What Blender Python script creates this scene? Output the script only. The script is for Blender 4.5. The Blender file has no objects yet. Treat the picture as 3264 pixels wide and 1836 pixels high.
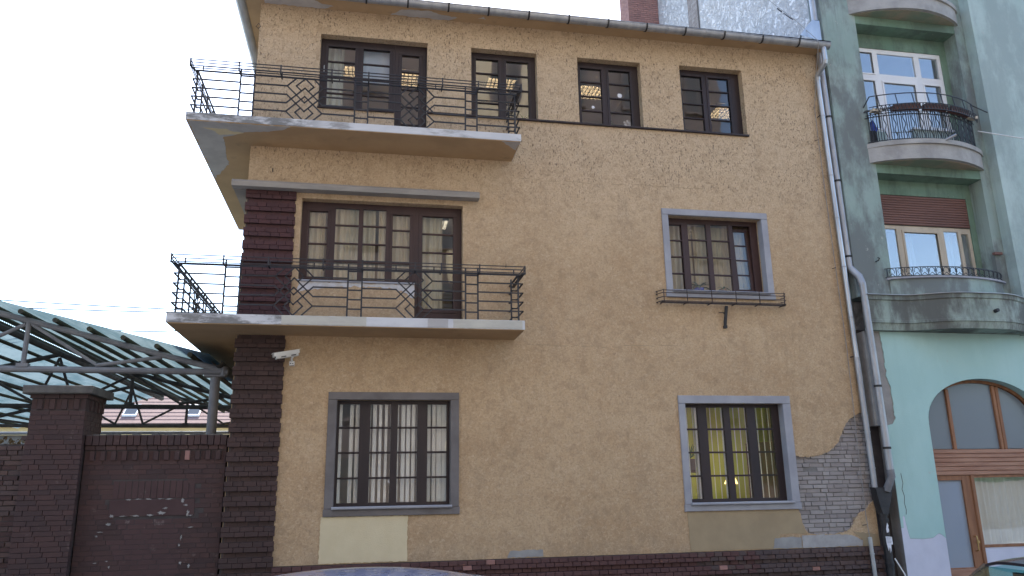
import bpy, bmesh, math, random
from mathutils import Vector, Matrix
from mathutils.geometry import tessellate_polygon
random.seed(7)
scene = bpy.context.scene
COL = scene.collection

# ------------------------------------------------------------------ camera
YAW, PITCH, ROLL = math.radians(10.9), math.radians(14.4), math.radians(-0.96)
cy, sy, cp, sp, cr, sr = math.cos(YAW), math.sin(YAW), math.cos(PITCH), math.sin(PITCH), math.cos(ROLL), math.sin(ROLL)
fwd = Vector((sy*cp, cy*cp, sp)); r0 = Vector((cy, -sy, 0)); u0 = r0.cross(fwd)
right = r0*cr + u0*sr; up = u0*cr - r0*sr
cam = bpy.data.objects.new('camera', bpy.data.cameras.new('camera'))
COL.objects.link(cam)
cam.data.sensor_width = 36; cam.data.lens = 2451/3264*36
cam.data.clip_start = 0.05; cam.data.clip_end = 3000
m = Matrix.Identity(4)
for i in range(3):
    m[i][0] = right[i]; m[i][1] = up[i]; m[i][2] = -fwd[i]
m.translation = (0, -13, 2.2)
cam.matrix_world = m
scene.camera = cam

# ------------------------------------------------------------------ sky, sun, exposure
SUN_EL, SUN_AZ = math.radians(52), math.radians(4)      # azimuth from +Y towards +X
world = bpy.data.worlds.new('World'); scene.world = world; world.use_nodes = True
wn = world.node_tree.nodes; wl = world.node_tree.links
sky = wn.new('ShaderNodeTexSky'); sky.sky_type = 'NISHITA'; sky.sun_disc = False
sky.sun_elevation = SUN_EL; sky.sun_rotation = SUN_AZ
sky.air_density = 1.0; sky.dust_density = 1.0; sky.ozone_density = 1.0
wl.new(sky.outputs[0], wn['Background'].inputs[0]); wn['Background'].inputs[1].default_value = 0.15
sun = bpy.data.objects.new('sun', bpy.data.lights.new('sun', 'SUN')); COL.objects.link(sun)
sun.data.energy = 4.0; sun.data.angle = math.radians(0.53); sun.data.color = (1, 0.95, 0.87)
sd = Vector((math.sin(SUN_AZ)*math.cos(SUN_EL), math.cos(SUN_AZ)*math.cos(SUN_EL), math.sin(SUN_EL)))
sun.rotation_euler = sd.to_track_quat('Z', 'Y').to_euler(); sun.location = (0, 0, 40)
scene.view_settings.view_transform = 'Standard'; scene.view_settings.look = 'None'
scene.view_settings.gamma = 1; scene.view_settings.use_curve_mapping = False
scene.view_settings.exposure = 1.98
try:
    scene.cycles.transparent_max_bounces = 24; scene.cycles.max_bounces = 10; scene.cycles.diffuse_bounces = 4
except Exception: pass

# ------------------------------------------------------------------ materials
class NT:
    def __init__(s, name):
        s.m = bpy.data.materials.new(name); s.m.use_nodes = True
        s.n = s.m.node_tree.nodes; s.l = s.m.node_tree.links
        s.b = s.n['Principled BSDF']; s.out = s.n['Material Output']
        s._pos = None
    def new(s, t, **kw):
        x = s.n.new(t)
        for k, v in kw.items(): setattr(x, k, v)
        return x
    def pos(s):
        if s._pos is None: s._pos = s.new('ShaderNodeNewGeometry').outputs['Position']
        return s._pos
    def setin(s, sock, v):
        if isinstance(v, bpy.types.NodeSocket): s.l.new(v, sock)
        else: sock.default_value = v
    def noise(s, scale=5., detail=4, rough=.55, stretch=None, dist=0., off=(0, 0, 0)):
        v = s.pos()
        if stretch or any(off):
            mp = s.new('ShaderNodeMapping'); s.l.new(v, mp.inputs[0]); mp.inputs['Scale'].default_value = stretch or (1, 1, 1)
            mp.inputs['Location'].default_value = off; v = mp.outputs[0]
        t = s.new('ShaderNodeTexNoise'); s.l.new(v, t.inputs['Vector'])
        t.inputs['Scale'].default_value = scale; t.inputs['Detail'].default_value = detail; t.inputs['Roughness'].default_value = rough
        t.inputs['Distortion'].default_value = dist
        return t.outputs['Fac']
    def vor(s, scale, stretch=None, feature='F1'):
        v = s.pos()
        if stretch:
            mp = s.new('ShaderNodeMapping'); s.l.new(v, mp.inputs[0]); mp.inputs['Scale'].default_value = stretch; v = mp.outputs[0]
        t = s.new('ShaderNodeTexVoronoi'); t.feature = feature; s.l.new(v, t.inputs['Vector']); t.inputs['Scale'].default_value = scale
        return t.outputs['Distance']
    def ramp(s, fac, lo, hi, a=0., b=1.):
        mr = s.new('ShaderNodeMapRange'); mr.interpolation_type = 'SMOOTHSTEP'
        s.setin(mr.inputs[0], fac); mr.inputs[1].default_value = lo; mr.inputs[2].default_value = hi
        mr.inputs[3].default_value = a; mr.inputs[4].default_value = b
        return mr.outputs[0]
    def math(s, op, a, b=0.):
        x = s.new('ShaderNodeMath', operation=op); s.setin(x.inputs[0], a); s.setin(x.inputs[1], b); return x.outputs[0]
    def mix(s, fac, a, b, blend='MIX'):
        x = s.new('ShaderNodeMix', data_type='RGBA', blend_type=blend)
        def c(v): return (*v, 1) if isinstance(v, tuple) and len(v) == 3 else v
        s.setin(x.inputs[0], fac); s.setin(x.inputs[6], c(a)); s.setin(x.inputs[7], c(b)); return x.outputs[2]
    def sep(s, i):
        x = s.new('ShaderNodeSeparateXYZ'); s.l.new(s.pos(), x.inputs[0]); return x.outputs[i]
    def bump(s, h, strength=.3, dist=.01, prev=None):
        x = s.new('ShaderNodeBump'); s.setin(x.inputs['Height'], h); x.inputs['Strength'].default_value = strength; x.inputs['Distance'].default_value = dist
        if prev: s.l.new(prev, x.inputs['Normal'])
        return x.outputs[0]
    def rnd(s):
        return s.new('ShaderNodeObjectInfo').outputs['Random']
    def fin(s, col, rough=.8, normal=None, metal=0., spec=.5):
        s.setin(s.b.inputs['Base Color'], (*col, 1) if isinstance(col, tuple) else col)
        s.setin(s.b.inputs['Roughness'], rough); s.setin(s.b.inputs['Metallic'], metal)
        s.b.inputs['Specular IOR Level'].default_value = spec
        if normal: s.l.new(normal, s.b.inputs['Normal'])
        return s.m
MT = {}
def simple(name, c1, c2, scale=4, rough=.8, bs=40, bst=.2, bd=.004, metal=0., spec=.4, stretch=None):
    t = NT(name); f = t.ramp(t.noise(scale, 6, .6, stretch), .32, .68)
    MT[name] = t.fin(t.mix(f, c1, c2), rough, t.bump(t.noise(bs, 4, .6, stretch), bst, bd), metal, spec); return MT[name]

def stucco():
    t = NT('stucco')
    big = t.ramp(t.noise(.45, 6, .65), .38, .62); mid = t.ramp(t.noise(2.3, 6, .65), .3, .7)
    c = t.mix(big, (.555, .388, .232), (.462, .310, .177))
    c = t.mix(t.math('MULTIPLY', mid, .45), c, (.585, .435, .275))
    hi = t.ramp(t.sep(2), 5.5, 8.6)                                        # paler towards the upper storey
    c = t.mix(t.math('MULTIPLY', hi, .55), c, (.605, .470, .325))
    dirt = t.math('MULTIPLY', t.ramp(t.noise(1.1, 8, .75, (1.6, 1, .7)), .52, .74), .40)
    c = t.mix(dirt, c, (.280, .215, .150))
    streak = t.math('MULTIPLY', t.ramp(t.noise(1.6, 5, .6, (3.2, 1, .16)), .58, .82), .26)
    c = t.mix(streak, c, (.235, .185, .140))
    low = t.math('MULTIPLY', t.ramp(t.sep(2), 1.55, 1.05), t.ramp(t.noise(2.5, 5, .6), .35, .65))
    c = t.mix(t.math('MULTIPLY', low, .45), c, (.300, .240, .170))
    # scratched render: short, mostly upright gouges
    fl = t.ramp(t.noise(21, 2, .5, (2.1, 1.5, .85), .9), .60, .66)
    patch = t.ramp(t.noise(1.0, 4, .6), .33, .55, .15, 1.)
    up_ = t.ramp(t.sep(2), 6.9, 8.2, .22, 1.)
    fleck = t.math('MULTIPLY', t.math('MULTIPLY', fl, patch), up_)
    fine = t.noise(26, 6, .8)
    c = t.mix(t.ramp(fine, .47, .66, 0, .62), c, (.285, .190, .104))
    c = t.mix(t.ramp(t.noise(17, 5, .75, (1, 1, 1.4), 1.2), .48, .66, 0, .5), c, (.680, .530, .370))
    c = t.mix(t.ramp(t.noise(5.5, 6, .75, None, .6), .46, .66, 0, .42), c, (.330, .230, .138))
    c = t.mix(t.math('MULTIPLY', fleck, .8), c, (.165, .118, .080))
    worm = t.noise(28, 3, .6, (1, 1, 1.6), 1.6)
    n = t.bump(fine, .7, .014); n = t.bump(worm, .45, .012, n); n = t.bump(t.math('MULTIPLY', fleck, -1), .8, .02, n); n = t.bump(t.noise(1.3, 3, .5), .35, .06, n)
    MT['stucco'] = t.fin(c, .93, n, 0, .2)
stucco()
def soffit():
    t = NT('soffit_render')
    c = t.mix(t.ramp(t.noise(1.2, 6, .6), .35, .65), (.500, .345, .200), (.430, .295, .170))
    c = t.mix(t.math('MULTIPLY', t.ramp(t.noise(2.2, 6, .7), .58, .75), .6), c, (.235, .165, .110))
    MT['soffit_render'] = t.fin(c, .92, t.bump(t.noise(30, 5, .6), .35, .008), 0, .2)
soffit()
simple('primer_grey', (.420, .400, .390), (.520, .500, .480), 3, .9, 30, .3, .005, spec=.2)
simple('edge_cream', (.540, .520, .450), (.460, .440, .390), 4, .9, 30, .3, .004, spec=.2, stretch=(.6, 1, 2))
simple('primer_white', (.60, .58, .58), (.50, .46, .42), 9, .9, 30, .3, .005, spec=.2)
simple('cream_patch', (.690, .585, .385), (.650, .545, .350), 3, .92, 70, .55, .009, spec=.2)
simple('brown_patch', (.330, .255, .160), (.395, .305, .190), 1.7, .92, 60, .4, .006, spec=.2)
simple('mortar_patch', (.270, .265, .255), (.360, .350, .335), 3, .95, 30, .4, .006, spec=.2)
simple('mortar_pale', (.430, .415, .400), (.345, .330, .315), 5, .95, 30, .5, .008, spec=.2)
def slabmat():
    t = NT('slab_edge')
    c = t.mix(t.ramp(t.noise(2.0, 5, .6, (.7, 1, 2)), .35, .65), (.540, .545, .560), (.630, .630, .640))
    g = t.ramp(t.noise(1.6, 6, .7, (.8, 1, 3)), .56, .70)
    c = t.mix(t.math('MULTIPLY', g, .75), c, (.235, .225, .215))
    # old black crust on the left halves, as broken patches
    left = t.math('MULTIPLY', t.ramp(t.sep(0), -.6, -1.4), t.ramp(t.noise(3, 6, .7, (.8, 1, 2.4)), .40, .58))
    c = t.mix(t.math('MULTIPLY', left, .8), c, (.120, .115, .105))
    MT['slab_edge'] = t.fin(c, .85, t.bump(t.noise(35, 4, .6), .3, .004), 0, .3)
slabmat()
simple('concrete_strip', (.360, .330, .300), (.275, .255, .235), 2.2, .9, 40, .3, .004, spec=.25, stretch=(.7, 1, 2))
def brick(name, a, b, chip, chipamt, sc=9):
    t = NT(name); r = t.rnd()
    c = t.mix(r, a, b)
    c = t.mix(t.math('MULTIPLY', t.ramp(t.noise(2.1, 6, .7), .45, .75), .55), c, tuple(x*.55 for x in a))
    c = t.mix(t.math('MULTIPLY', t.ramp(t.noise(sc, 6, .7), .62, .72), chipamt), c, chip)
    MT[name] = t.fin(c, .78, t.bump(t.noise(55, 4, .6), .4, .004), 0, .35)
brick('pier_brick', (.086, .037, .037), (.066, .031, .033), (.15, .09, .085), .22)
brick('pier_brick_low', (.072, .042, .037), (.055, .034, .031), (.12, .085, .075), .22)
brick('plinth_brick', (.088, .042, .040), (.110, .055, .050), (.42, .17, .09), .6, 6)
brick('yard_brick', (.078, .042, .038), (.055, .034, .033), (.20, .15, .14), .45, 7)
brick('yard_brick_painted', (.080, .043, .041), (.072, .040, .039), (.42, .36, .33), .25, 5)
brick('bare_brick', (.370, .335, .315), (.270, .235, .220), (.52, .49, .47), .8, 5)
brick('burnt_brick', (.085, .060, .058), (.110, .068, .058), (.34, .20, .11), .45, 6)
brick('stack_brick', (.380, .200, .165), (.300, .160, .140), (.18, .09, .08), .5, 6)
simple('joint_dark', (.085, .073, .070), (.058, .050, .050), 5, .95, 60, .5, .006, spec=.1)
simple('joint_pale', (.250, .235, .220), (.175, .165, .155), 6, .95, 60, .5, .008, spec=.1)
simple('iron_black', (.020, .021, .026), (.034, .034, .040), 8, .55, 60, .25, .002, spec=.5)
simple('iron_rusty', (.030, .028, .030), (.085, .055, .045), 9, .65, 60, .3, .002, spec=.4)
simple('window_wood', (.036, .017, .017), (.052, .025, .023), 3, .5, 40, .2, .002, spec=.45, stretch=(1, 1, .25))
simple('window_wood_dark', (.020, .013, .015), (.032, .019, .020), 3, .5, 40, .2, .002, spec=.45, stretch=(1, 1, .25))
simple('surround_grey', (.300, .300, .325), (.375, .375, .400), 1.7, .85, 40, .25, .003, spec=.3)
simple('surround_dirty', (.140, .125, .120), (.200, .182, .176), 1.6, .88, 40, .3, .003, spec=.25)
simple('zinc', (.400, .420, .450), (.520, .540, .560), 2.2, .42, 14, .3, .006, metal=.75, spec=.5, stretch=(1.2, 1, .5))
simple('zinc_old', (.330, .340, .360), (.430, .435, .450), 2.5, .5, 30, .3, .004, metal=.6, spec=.5, stretch=(3, 1, 1))
simple('cast_iron', (.022, .022, .024), (.045, .042, .042), 6, .6, 40, .3, .003, spec=.4)
simple('white_plastic', (.720, .710, .670), (.640, .630, .600), 3, .5, 30, .05, .001, spec=.5)
simple('galvanised', (.520, .520, .500), (.420, .420, .410), 5, .55, 30, .2, .002, metal=.3)
simple('roof_sheet_metal', (.090, .090, .095), (.130, .125, .125), 3, .6, 30, .2, .003)
simple('room_grey', (.60, .56, .56), (.54, .50, .50), 1, .9, 10, .05, .002, spec=.2)
simple('room_green', (.46, .52, .10), (.52, .50, .11), .8, .85, 10, .05, .002, spec=.2)
simple('room_ochre', (.46, .36, .22), (.42, .33, .20), .8, .9, 10, .05, .002, spec=.2)
simple('furniture_wood', (.16, .085, .045), (.11, .06, .032), 3, .6, 20, .1, .002)
simple('asphalt', (.045, .045, .047), (.062, .060, .058), 3, .92, 120, .5, .006, spec=.3)
simple('paving', (.130, .127, .122), (.170, .165, .156), 2, .9, 80, .3, .004, spec=.3)
simple('kerb_stone', (.300, .295, .285), (.380, .370, .355), 3, .85, 60, .3, .004)
simple('earth', (.085, .070, .050), (.120, .100, .070), .5, .95, 8, .4, .03)
simple('hill_wood', (.022, .034, .020), (.050, .060, .034), .03, .95, .3, .6, 1., spec=.1)
def green(name, a, b, dirtc, damt, hi=.93):
    t = NT(name)
    c = t.mix(t.ramp(t.noise(.9, 6, .6), .35, .65), a, b)
    d = t.ramp(t.noise(.9, 8, .7, (1.4, 1.4, .6)), .42, .60)
    c = t.mix(t.math('MULTIPLY', d, damt), c, dirtc)
    s = t.ramp(t.noise(2.2, 5, .6, (2.6, 2.6, .14)), .54, .78)
    c = t.mix(t.math('MULTIPLY', s, damt*.8), c, dirtc)
    p = t.ramp(t.noise(4, 7, .75), .66, .68)
    c = t.mix(t.math('MULTIPLY', p, .55), c, (.48, .47, .43))
    MT[name] = t.fin(c, .9, t.bump(t.noise(45, 5, .65), .35, .006), 0, .25)
green('green_wall', (.260, .345, .310), (.320, .395, .365), (.165, .182, .178), .95)
green('green_pale', (.370, .470, .440), (.440, .535, .505), (.280, .335, .325), .7)
green('green_shaded', (.155, .255, .190), (.195, .290, .225), (.105, .145, .118), .75)  # recess copy of the wall green, its shade put into the colour
green('mint_wall', (.400, .590, .550), (.430, .615, .575), (.360, .535, .495), .4)
green('band_green', (.330, .390, .345), (.270, .335, .290), (.120, .122, .112), .95)
simple('white_base', (.640, .640, .720), (.580, .580, .655), 2.5, .88, 50, .25, .004, spec=.25)
simple('bare_render', (.330, .310, .290), (.255, .240, .225), 4, .93, 30, .5, .008, spec=.2)
simple('balcony_concrete', (.420, .405, .385), (.300, .290, .275), 2.2, .92, 24, .5, .010, spec=.2)
simple('balcony_under', (.360, .290, .215), (.210, .265, .195), 1.6, .92, 20, .5, .010, spec=.2)
def firewall():
    t = NT('firewall_render')
    c = t.mix(t.ramp(t.noise(1.4, 7, .7), .35, .65), (.800, .790, .780), (.700, .690, .680))
    c = t.mix(t.math('MULTIPLY', t.ramp(t.noise(3.2, 6, .7), .66, .72), .5), c, (.42, .27, .21))
    n = t.bump(t.ramp(t.noise(6, 7, .7, None, .8), .4, .62), .9, .05); n = t.bump(t.noise(18, 5, .6), .5, .02, n)
    MT['firewall_render'] = t.fin(c, .95, n, 0, .15)
firewall()
simple('pvc_white', (.780, .780, .780), (.720, .720, .730), 2, .4, 30, .05, .001)
simple('old_cream_wood', (.560, .480, .370), (.450, .380, .290), 4, .7, 40, .25, .002, stretch=(1, 1, .25))
simple('shutter_brown', (.205, .105, .085), (.165, .085, .070), 3, .65, 40, .2, .002, stretch=(.25, 1, 1))
simple('shop_wood', (.330, .150, .070), (.210, .090, .042), 3.2, .6, 50, .3, .003, stretch=(3, 3, .3))
simple('shop_board', (.420, .230, .150), (.300, .145, .090), 3.2, .65, 60, .35, .003, stretch=(.4, 3, 4))
simple('steel_paint', (.165, .168, .180), (.220, .222, .232), 4, .6, 30, .2, .002, spec=.4)
simple('steel_dark', (.050, .048, .050), (.090, .085, .082), 4, .7, 30, .2, .002, spec=.3)
simple('purlin_mossy', (.050, .046, .040), (.075, .080, .045), 5, .85, 40, .3, .004, spec=.2)
simple('coping', (.090, .084, .080), (.150, .142, .130), 4, .93, 25, .5, .010, spec=.15)
simple('terracotta', (.230, .150, .135), (.185, .122, .112), 6, .85, 40, .3, .006)
simple('yellow_render', (.640, .520, .270), (.580, .470, .240), 2, .9, 30, .2, .004)
simple('opposite_render', (.170, .148, .150), (.140, .122, .126), .6, .9, 20, .2, .006)
simple('opposite_cream', (.700, .600, .430), (.640, .540, .390), .6, .9, 20, .2, .006)
simple('opposite_glass', (.05, .06, .07), (.07, .08, .09), .6, .1, 20, .02, .006)
simple('shed_grey', (.260, .270, .280), (.330, .335, .340), 2, .8, 30, .2, .003)
simple('dry_leaf', (.300, .180, .090), (.190, .130, .070), 9, .85, 40, .2, .002)
simple('leaf', (.045, .105, .030), (.080, .160, .045), 9, .5, 40, .2, .002)
simple('leaf_dark', (.030, .085, .060), (.055, .130, .090), 9, .5, 40, .2, .002)
simple('pot', (.28, .20, .14), (.22, .15, .10), 9, .8, 40, .2, .002)
simple('paper', (.78, .78, .80), (.70, .70, .74), 20, .9, 40, .2, .002)
simple('print_grey', (.30, .30, .36), (.26, .26, .32), 20, .9, 40, .1, .001)
simple('blue_plastic', (.04, .09, .42), (.03, .06, .30), 4, .45, 40, .1, .002)
simple('planter_brown', (.120, .050, .042), (.085, .040, .036), 4, .6, 40, .1, .002)
simple('blind_white', (.80, .79, .73), (.74, .73, .68), 4, .85, 40, .1, .002, spec=.2)
simple('blind_blue', (.50, .58, .70), (.46, .54, .66), 1, .8, 40, .1, .002, spec=.2)
simple('cable_grey', (.300, .290, .275), (.240, .230, .220), 4, .7, 40, .1, .002)
simple('cable_dark', (.035, .045, .050), (.060, .070, .075), 4, .7, 40, .1, .002)
simple('brass', (.600, .420, .180), (.500, .350, .160), 4, .35, 40, .1, .002, metal=1.)
simple('tyre', (.016, .016, .017), (.022, .022, .023), 8, .85, 60, .2, .003)
simple('rim', (.48, .48, .50), (.42, .42, .44), 4, .35, 40, .05, .001, metal=.9)
simple('car_trim', (.018, .018, .020), (.026, .026, .028), 8, .6, 60, .1, .002)
simple('lamp_red', (.35, .02, .02), (.30, .015, .015), 4, .2, 40, .05, .001)
def carpaint(name, a):
    t = NT(name); d = t.ramp(t.noise(3, 7, .7), .4, .75)
    c = t.mix(t.math('MULTIPLY', d, .07), a, (.45, .42, .38))
    MT[name] = t.fin(c, t.ramp(t.noise(5, 5, .6), .3, .7, .22, .36), None, .35, .5)
    t.b.inputs['Coat Weight'].default_value = .7; t.b.inputs['Coat Roughness'].default_value = .06
carpaint('paint_blue', (.24, .27, .40)); carpaint('paint_dark', (.030, .028, .036))
def glass(name, tint=(.93, .96, .95), base=.07, wav=.6, scale=2.2):
    t = NT(name); t.n.remove(t.b)
    lw = t.new('ShaderNodeLayerWeight'); lw.inputs[0].default_value = .5
    f5 = t.math('POWER', lw.outputs['Facing'], 4.0); fac = t.math('ADD', t.math('MULTIPLY', f5, .85), base)
    tr = t.new('ShaderNodeBsdfTransparent'); tr.inputs[0].default_value = (*tint, 1)
    gl = t.new('ShaderNodeBsdfGlossy'); gl.inputs['Roughness'].default_value = .015; gl.inputs['Color'].default_value = (1, 1, 1, 1)
    nb = t.bump(t.noise(scale, 2, .5), wav, .02); t.l.new(nb, gl.inputs['Normal'])
    mx = t.new('ShaderNodeMixShader'); t.l.new(fac, mx.inputs[0]); t.l.new(tr.outputs[0], mx.inputs[1]); t.l.new(gl.outputs[0], mx.inputs[2])
    t.l.new(mx.outputs[0], t.out.inputs[0]); MT[name] = t.m
glass('glass', (.985, .99, .985), base=.042, wav=.12, scale=1.6); glass('glass_new', (.93, .96, .98), .15, .06, 1.2); glass('glass_teal', (.50, .80, .76), .06, .05, 1.)
def ribbed():
    t = NT('glass_ribbed'); t.fin((.30, .33, .37), .22, None, 0, .7)
    w = t.new('ShaderNodeTexWave'); w.wave_type = 'BANDS'; w.bands_direction = 'Z'; t.l.new(t.pos(), w.inputs['Vector']); w.inputs['Scale'].default_value = 18; w.inputs['Distortion'].default_value = .3
    t.l.new(t.bump(w.outputs['Fac'], .7, .006), t.b.inputs['Normal']); MT['glass_ribbed'] = t.m
ribbed()
def frosted():
    t = NT('glass_obscure'); t.fin((.19, .215, .25), .16, t.bump(t.noise(2, 3, .5), .2, .01), 0, .8); MT['glass_obscure'] = t.m
frosted()
def cloth(name, a, trl=.5):
    t = NT(name); t.n.remove(t.b)
    d = t.new('ShaderNodeBsdfDiffuse'); s = t.new('ShaderNodeBsdfTranslucent')
    c = t.mix(t.ramp(t.noise(3, 4, .6, (4, 4, .3)), .3, .7), a, tuple(x*.85 for x in a))
    t.l.new(c, d.inputs[0]); t.l.new(c, s.inputs[0])
    mx = t.new('ShaderNodeMixShader'); mx.inputs[0].default_value = trl; t.l.new(d.outputs[0], mx.inputs[1]); t.l.new(s.outputs[0], mx.inputs[2])
    t.l.new(mx.outputs[0], t.out.inputs[0]); MT[name] = t.m
cloth('net_beige', (.76, .68, .50), .35); cloth('net_green', (.74, .80, .74), .4); cloth('net_white', (.70, .74, .70), .3); cloth('net_grey', (.50, .52, .54), .3)
def sheet(name, a, b, tr):
    t = NT(name); t.n.remove(t.b)
    c = t.mix(t.ramp(t.noise(1.1, 6, .7, (2.5, .6, 1)), .35, .65), a, b)
    d = t.new('ShaderNodeBsdfDiffuse'); s = t.new('ShaderNodeBsdfTranslucent'); p = t.new('ShaderNodeBsdfTransparent')
    t.l.new(c, d.inputs[0]); t.l.new(c, s.inputs[0]); p.inputs[0].default_value = (.75, .92, .9, 1)
    m1 = t.new('ShaderNodeMixShader'); m1.inputs[0].default_value = .40; t.l.new(d.outputs[0], m1.inputs[1]); t.l.new(s.outputs[0], m1.inputs[2])
    m2 = t.new('ShaderNodeMixShader'); m2.inputs[0].default_value = tr; t.l.new(m1.outputs[0], m2.inputs[1]); t.l.new(p.outputs[0], m2.inputs[2])
    t.l.new(m2.outputs[0], t.out.inputs[0]); MT[name] = t.m
sheet('translucent_sheet', (.150, .205, .235), (.080, .130, .155), .03)
def emit(name, c, st):
    t = NT(name); t.fin(c, .5); t.b.inputs['Emission Color'].default_value = (*c, 1); t.b.inputs['Emission Strength'].default_value = st; MT[name] = t.m
emit('tube_warm', (1, .72, .38), 9.0); emit('tube_room', (1, .92, .66), 42.0); emit('tube_soft', (1, .85, .6), 16.0); emit('desk_bulb', (1, .70, .25), .8)

# ------------------------------------------------------------------ mesh helpers
class MB:
    def __init__(s): s.v = []; s.f = []
    def quad(s, *p):
        n = len(s.v); s.v += [tuple(q) for q in p]; s.f.append(tuple(range(n, n+len(p)))); return s
    def box(s, x0, x1, y0, y1, z0, z1):
        n = len(s.v); s.v += [(x, y, z) for z in (z0, z1) for y in (y0, y1) for x in (x0, x1)]
        s.f += [tuple(n+i for i in q) for q in ((0, 2, 3, 1), (4, 5, 7, 6), (0, 1, 5, 4), (2, 6, 7, 3), (0, 4, 6, 2), (1, 3, 7, 5))]; return s
    def cbox(s, x0, x1, y0, y1, z0, z1, c=.004):
        # box whose front (low y) edges are chamfered
        n = len(s.v)
        s.v += [(x0, y1, z0), (x1, y1, z0), (x1, y1, z1), (x0, y1, z1), (x0, y0+c, z0), (x1, y0+c, z0), (x1, y0+c, z1), (x0, y0+c, z1),
                (x0+c, y0, z0+c), (x1-c, y0, z0+c), (x1-c, y0, z1-c), (x0+c, y0, z1-c)]
        for i in range(4):
            j = (i+1) % 4
            s.f.append((n+i, n+j, n+4+j, n+4+i)); s.f.append((n+4+i, n+4+j, n+8+j, n+8+i))
        s.f.append((n+8, n+9, n+10, n+11)); s.f.append((n+3, n+2, n+1, n)); return s
    def bar(s, p, q, w=.014, h=None, ext=0.):
        p = Vector(p); q = Vector(q); d = q-p; L = d.length
        if L < 1e-6: return s
        d /= L; p = p-d*ext; q = q+d*ext; h = h or w
        ref = Vector((0, 0, 1)) if abs(d.z) < .9 else Vector((0, 1, 0))
        a = d.cross(ref).normalized()*(w/2); b = d.cross(a).normalized()*(h/2); n = len(s.v)
        for e in (p, q): s.v += [tuple(e-a-b), tuple(e+a-b), tuple(e+a+b), tuple(e-a+b)]
        s.f += [tuple(n+i for i in t) for t in ((0, 1, 2, 3), (7, 6, 5, 4), (0, 4, 5, 1), (1, 5, 6, 2), (2, 6, 7, 3), (3, 7, 4, 0))]; return s
    def path(s, pts, w=.014, h=None, ext=.5):
        for a, b in zip(pts, pts[1:]): s.bar(a, b, w, h, ext*w)
        return s
    def tube(s, pts, r, n=12, cap=True):
        pts = [Vector(p) for p in pts]; rr = r if isinstance(r, (list, tuple)) else [r]*len(pts); base = len(s.v); prev = None
        for i, p in enumerate(pts):
            if i == 0: d = pts[1]-p
            elif i == len(pts)-1: d = p-pts[i-1]
            else: d = (pts[i+1]-p).normalized()+(p-pts[i-1]).normalized()
            d.normalize()
            if prev is None:
                ref = Vector((0, 0, 1)) if abs(d.z) < .9 else Vector((0, 1, 0)); a = d.cross(ref).normalized()
            else: a = (prev-d*prev.dot(d)).normalized()
            prev = a; b = d.cross(a)
            for k in range(n):
                t = 2*math.pi*k/n; s.v.append(tuple(p+(a*math.cos(t)+b*math.sin(t))*rr[i]))
        for i in range(len(pts)-1):
            for k in range(n):
                j = (k+1) % n; s.f.append((base+i*n+k, base+i*n+j, base+(i+1)*n+j, base+(i+1)*n+k))
        if cap:
            s.f.append(tuple(base+k for k in range(n-1, -1, -1))); e = base+(len(pts)-1)*n; s.f.append(tuple(e+k for k in range(n)))
        return s
    def prism(s, poly, fn, depth):
        # polygon (list of 2D points), fn(u, v, t) -> 3D, extruded t = 0..depth, concave ok
        n = len(poly); b = len(s.v)
        for t in (0., depth): s.v += [tuple(fn(u, v, t)) for u, v in poly]
        for tri in tessellate_polygon([[Vector((u, v, 0)) for u, v in poly]]):
            s.f.append(tuple(b+i for i in tri)); s.f.append(tuple(b+n+i for i in reversed(tri)))
        for i in range(n):
            j = (i+1) % n; s.f.append((b+i, b+j, b+n+j, b+n+i))
        return s
    def grid(s, nu, nv, fn):
        b = len(s.v)
        for i in range(nu+1):
            for j in range(nv+1): s.v.append(tuple(fn(i/nu, j/nv)))
        for i in range(nu):
            for j in range(nv):
                a = b+i*(nv+1)+j; s.f.append((a, a+nv+1, a+nv+2, a+1))
        return s
    def mesh(s, name, mat, smooth=False, fix=True):
        me = bpy.data.meshes.new(name); me.from_pydata(s.v, [], s.f)
        if fix:
            bm = bmesh.new(); bm.from_mesh(me); bmesh.ops.recalc_face_normals(bm, faces=bm.faces); bm.to_mesh(me); bm.free()
        me.materials.append(MT[mat])
        if smooth:
            for p in me.polygons: p.use_smooth = True
            try: me.set_sharp_from_angle(angle=math.radians(35))
            except Exception: pass
        return me
    def build(s, name, mat, parent=None, smooth=False):
        return place(name, s.mesh(name, mat, smooth), parent)
def place(name, me, parent=None, mw=None):
    o = bpy.data.objects.new(name, me); COL.objects.link(o)
    if parent: o.parent = parent; o.matrix_parent_inverse = PINV[parent.name]
    if mw is not None: o.matrix_basis = mw
    PINV[o.name] = mw.inverted() if mw is not None else Matrix.Identity(4)
    return o
PINV = {}
def thing(name, label, cat, loc=(0, 0, 0), group=None):
    # Empty standing at the thing's base; its parts keep world coordinates
    o = bpy.data.objects.new(name, None); COL.objects.link(o); o.location = loc; o.empty_display_size = .2
    PINV[o.name] = Matrix.Translation(-Vector(loc))
    o['label'] = label; o['category'] = cat
    if group: o['group'] = group
    return o
def tag(o, label, cat, group=None):
    o['label'] = label; o['category'] = cat
    if group: o['group'] = group
    return o
def struct(o): o['kind'] = 'structure'; return o
def stuff(o): o['kind'] = 'stuff'; return o
def jit(poly, step=.06, amp=.012, seed=1):
    # roughen a closed polygon
    r = random.Random(seed); out = []
    for (a, b), (c, d) in zip(poly, poly[1:]+poly[:1]):
        L = math.hypot(c-a, d-b); n = max(1, int(L/step)); nx, ny = -(d-b)/max(L, 1e-6), (c-a)/max(L, 1e-6)
        out.append((a, b))
        for i in range(1, n):
            t = i/n; k = r.uniform(-amp, amp); out.append((a+(c-a)*t+nx*k, b+(d-b)*t+ny*k))
    return out

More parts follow.
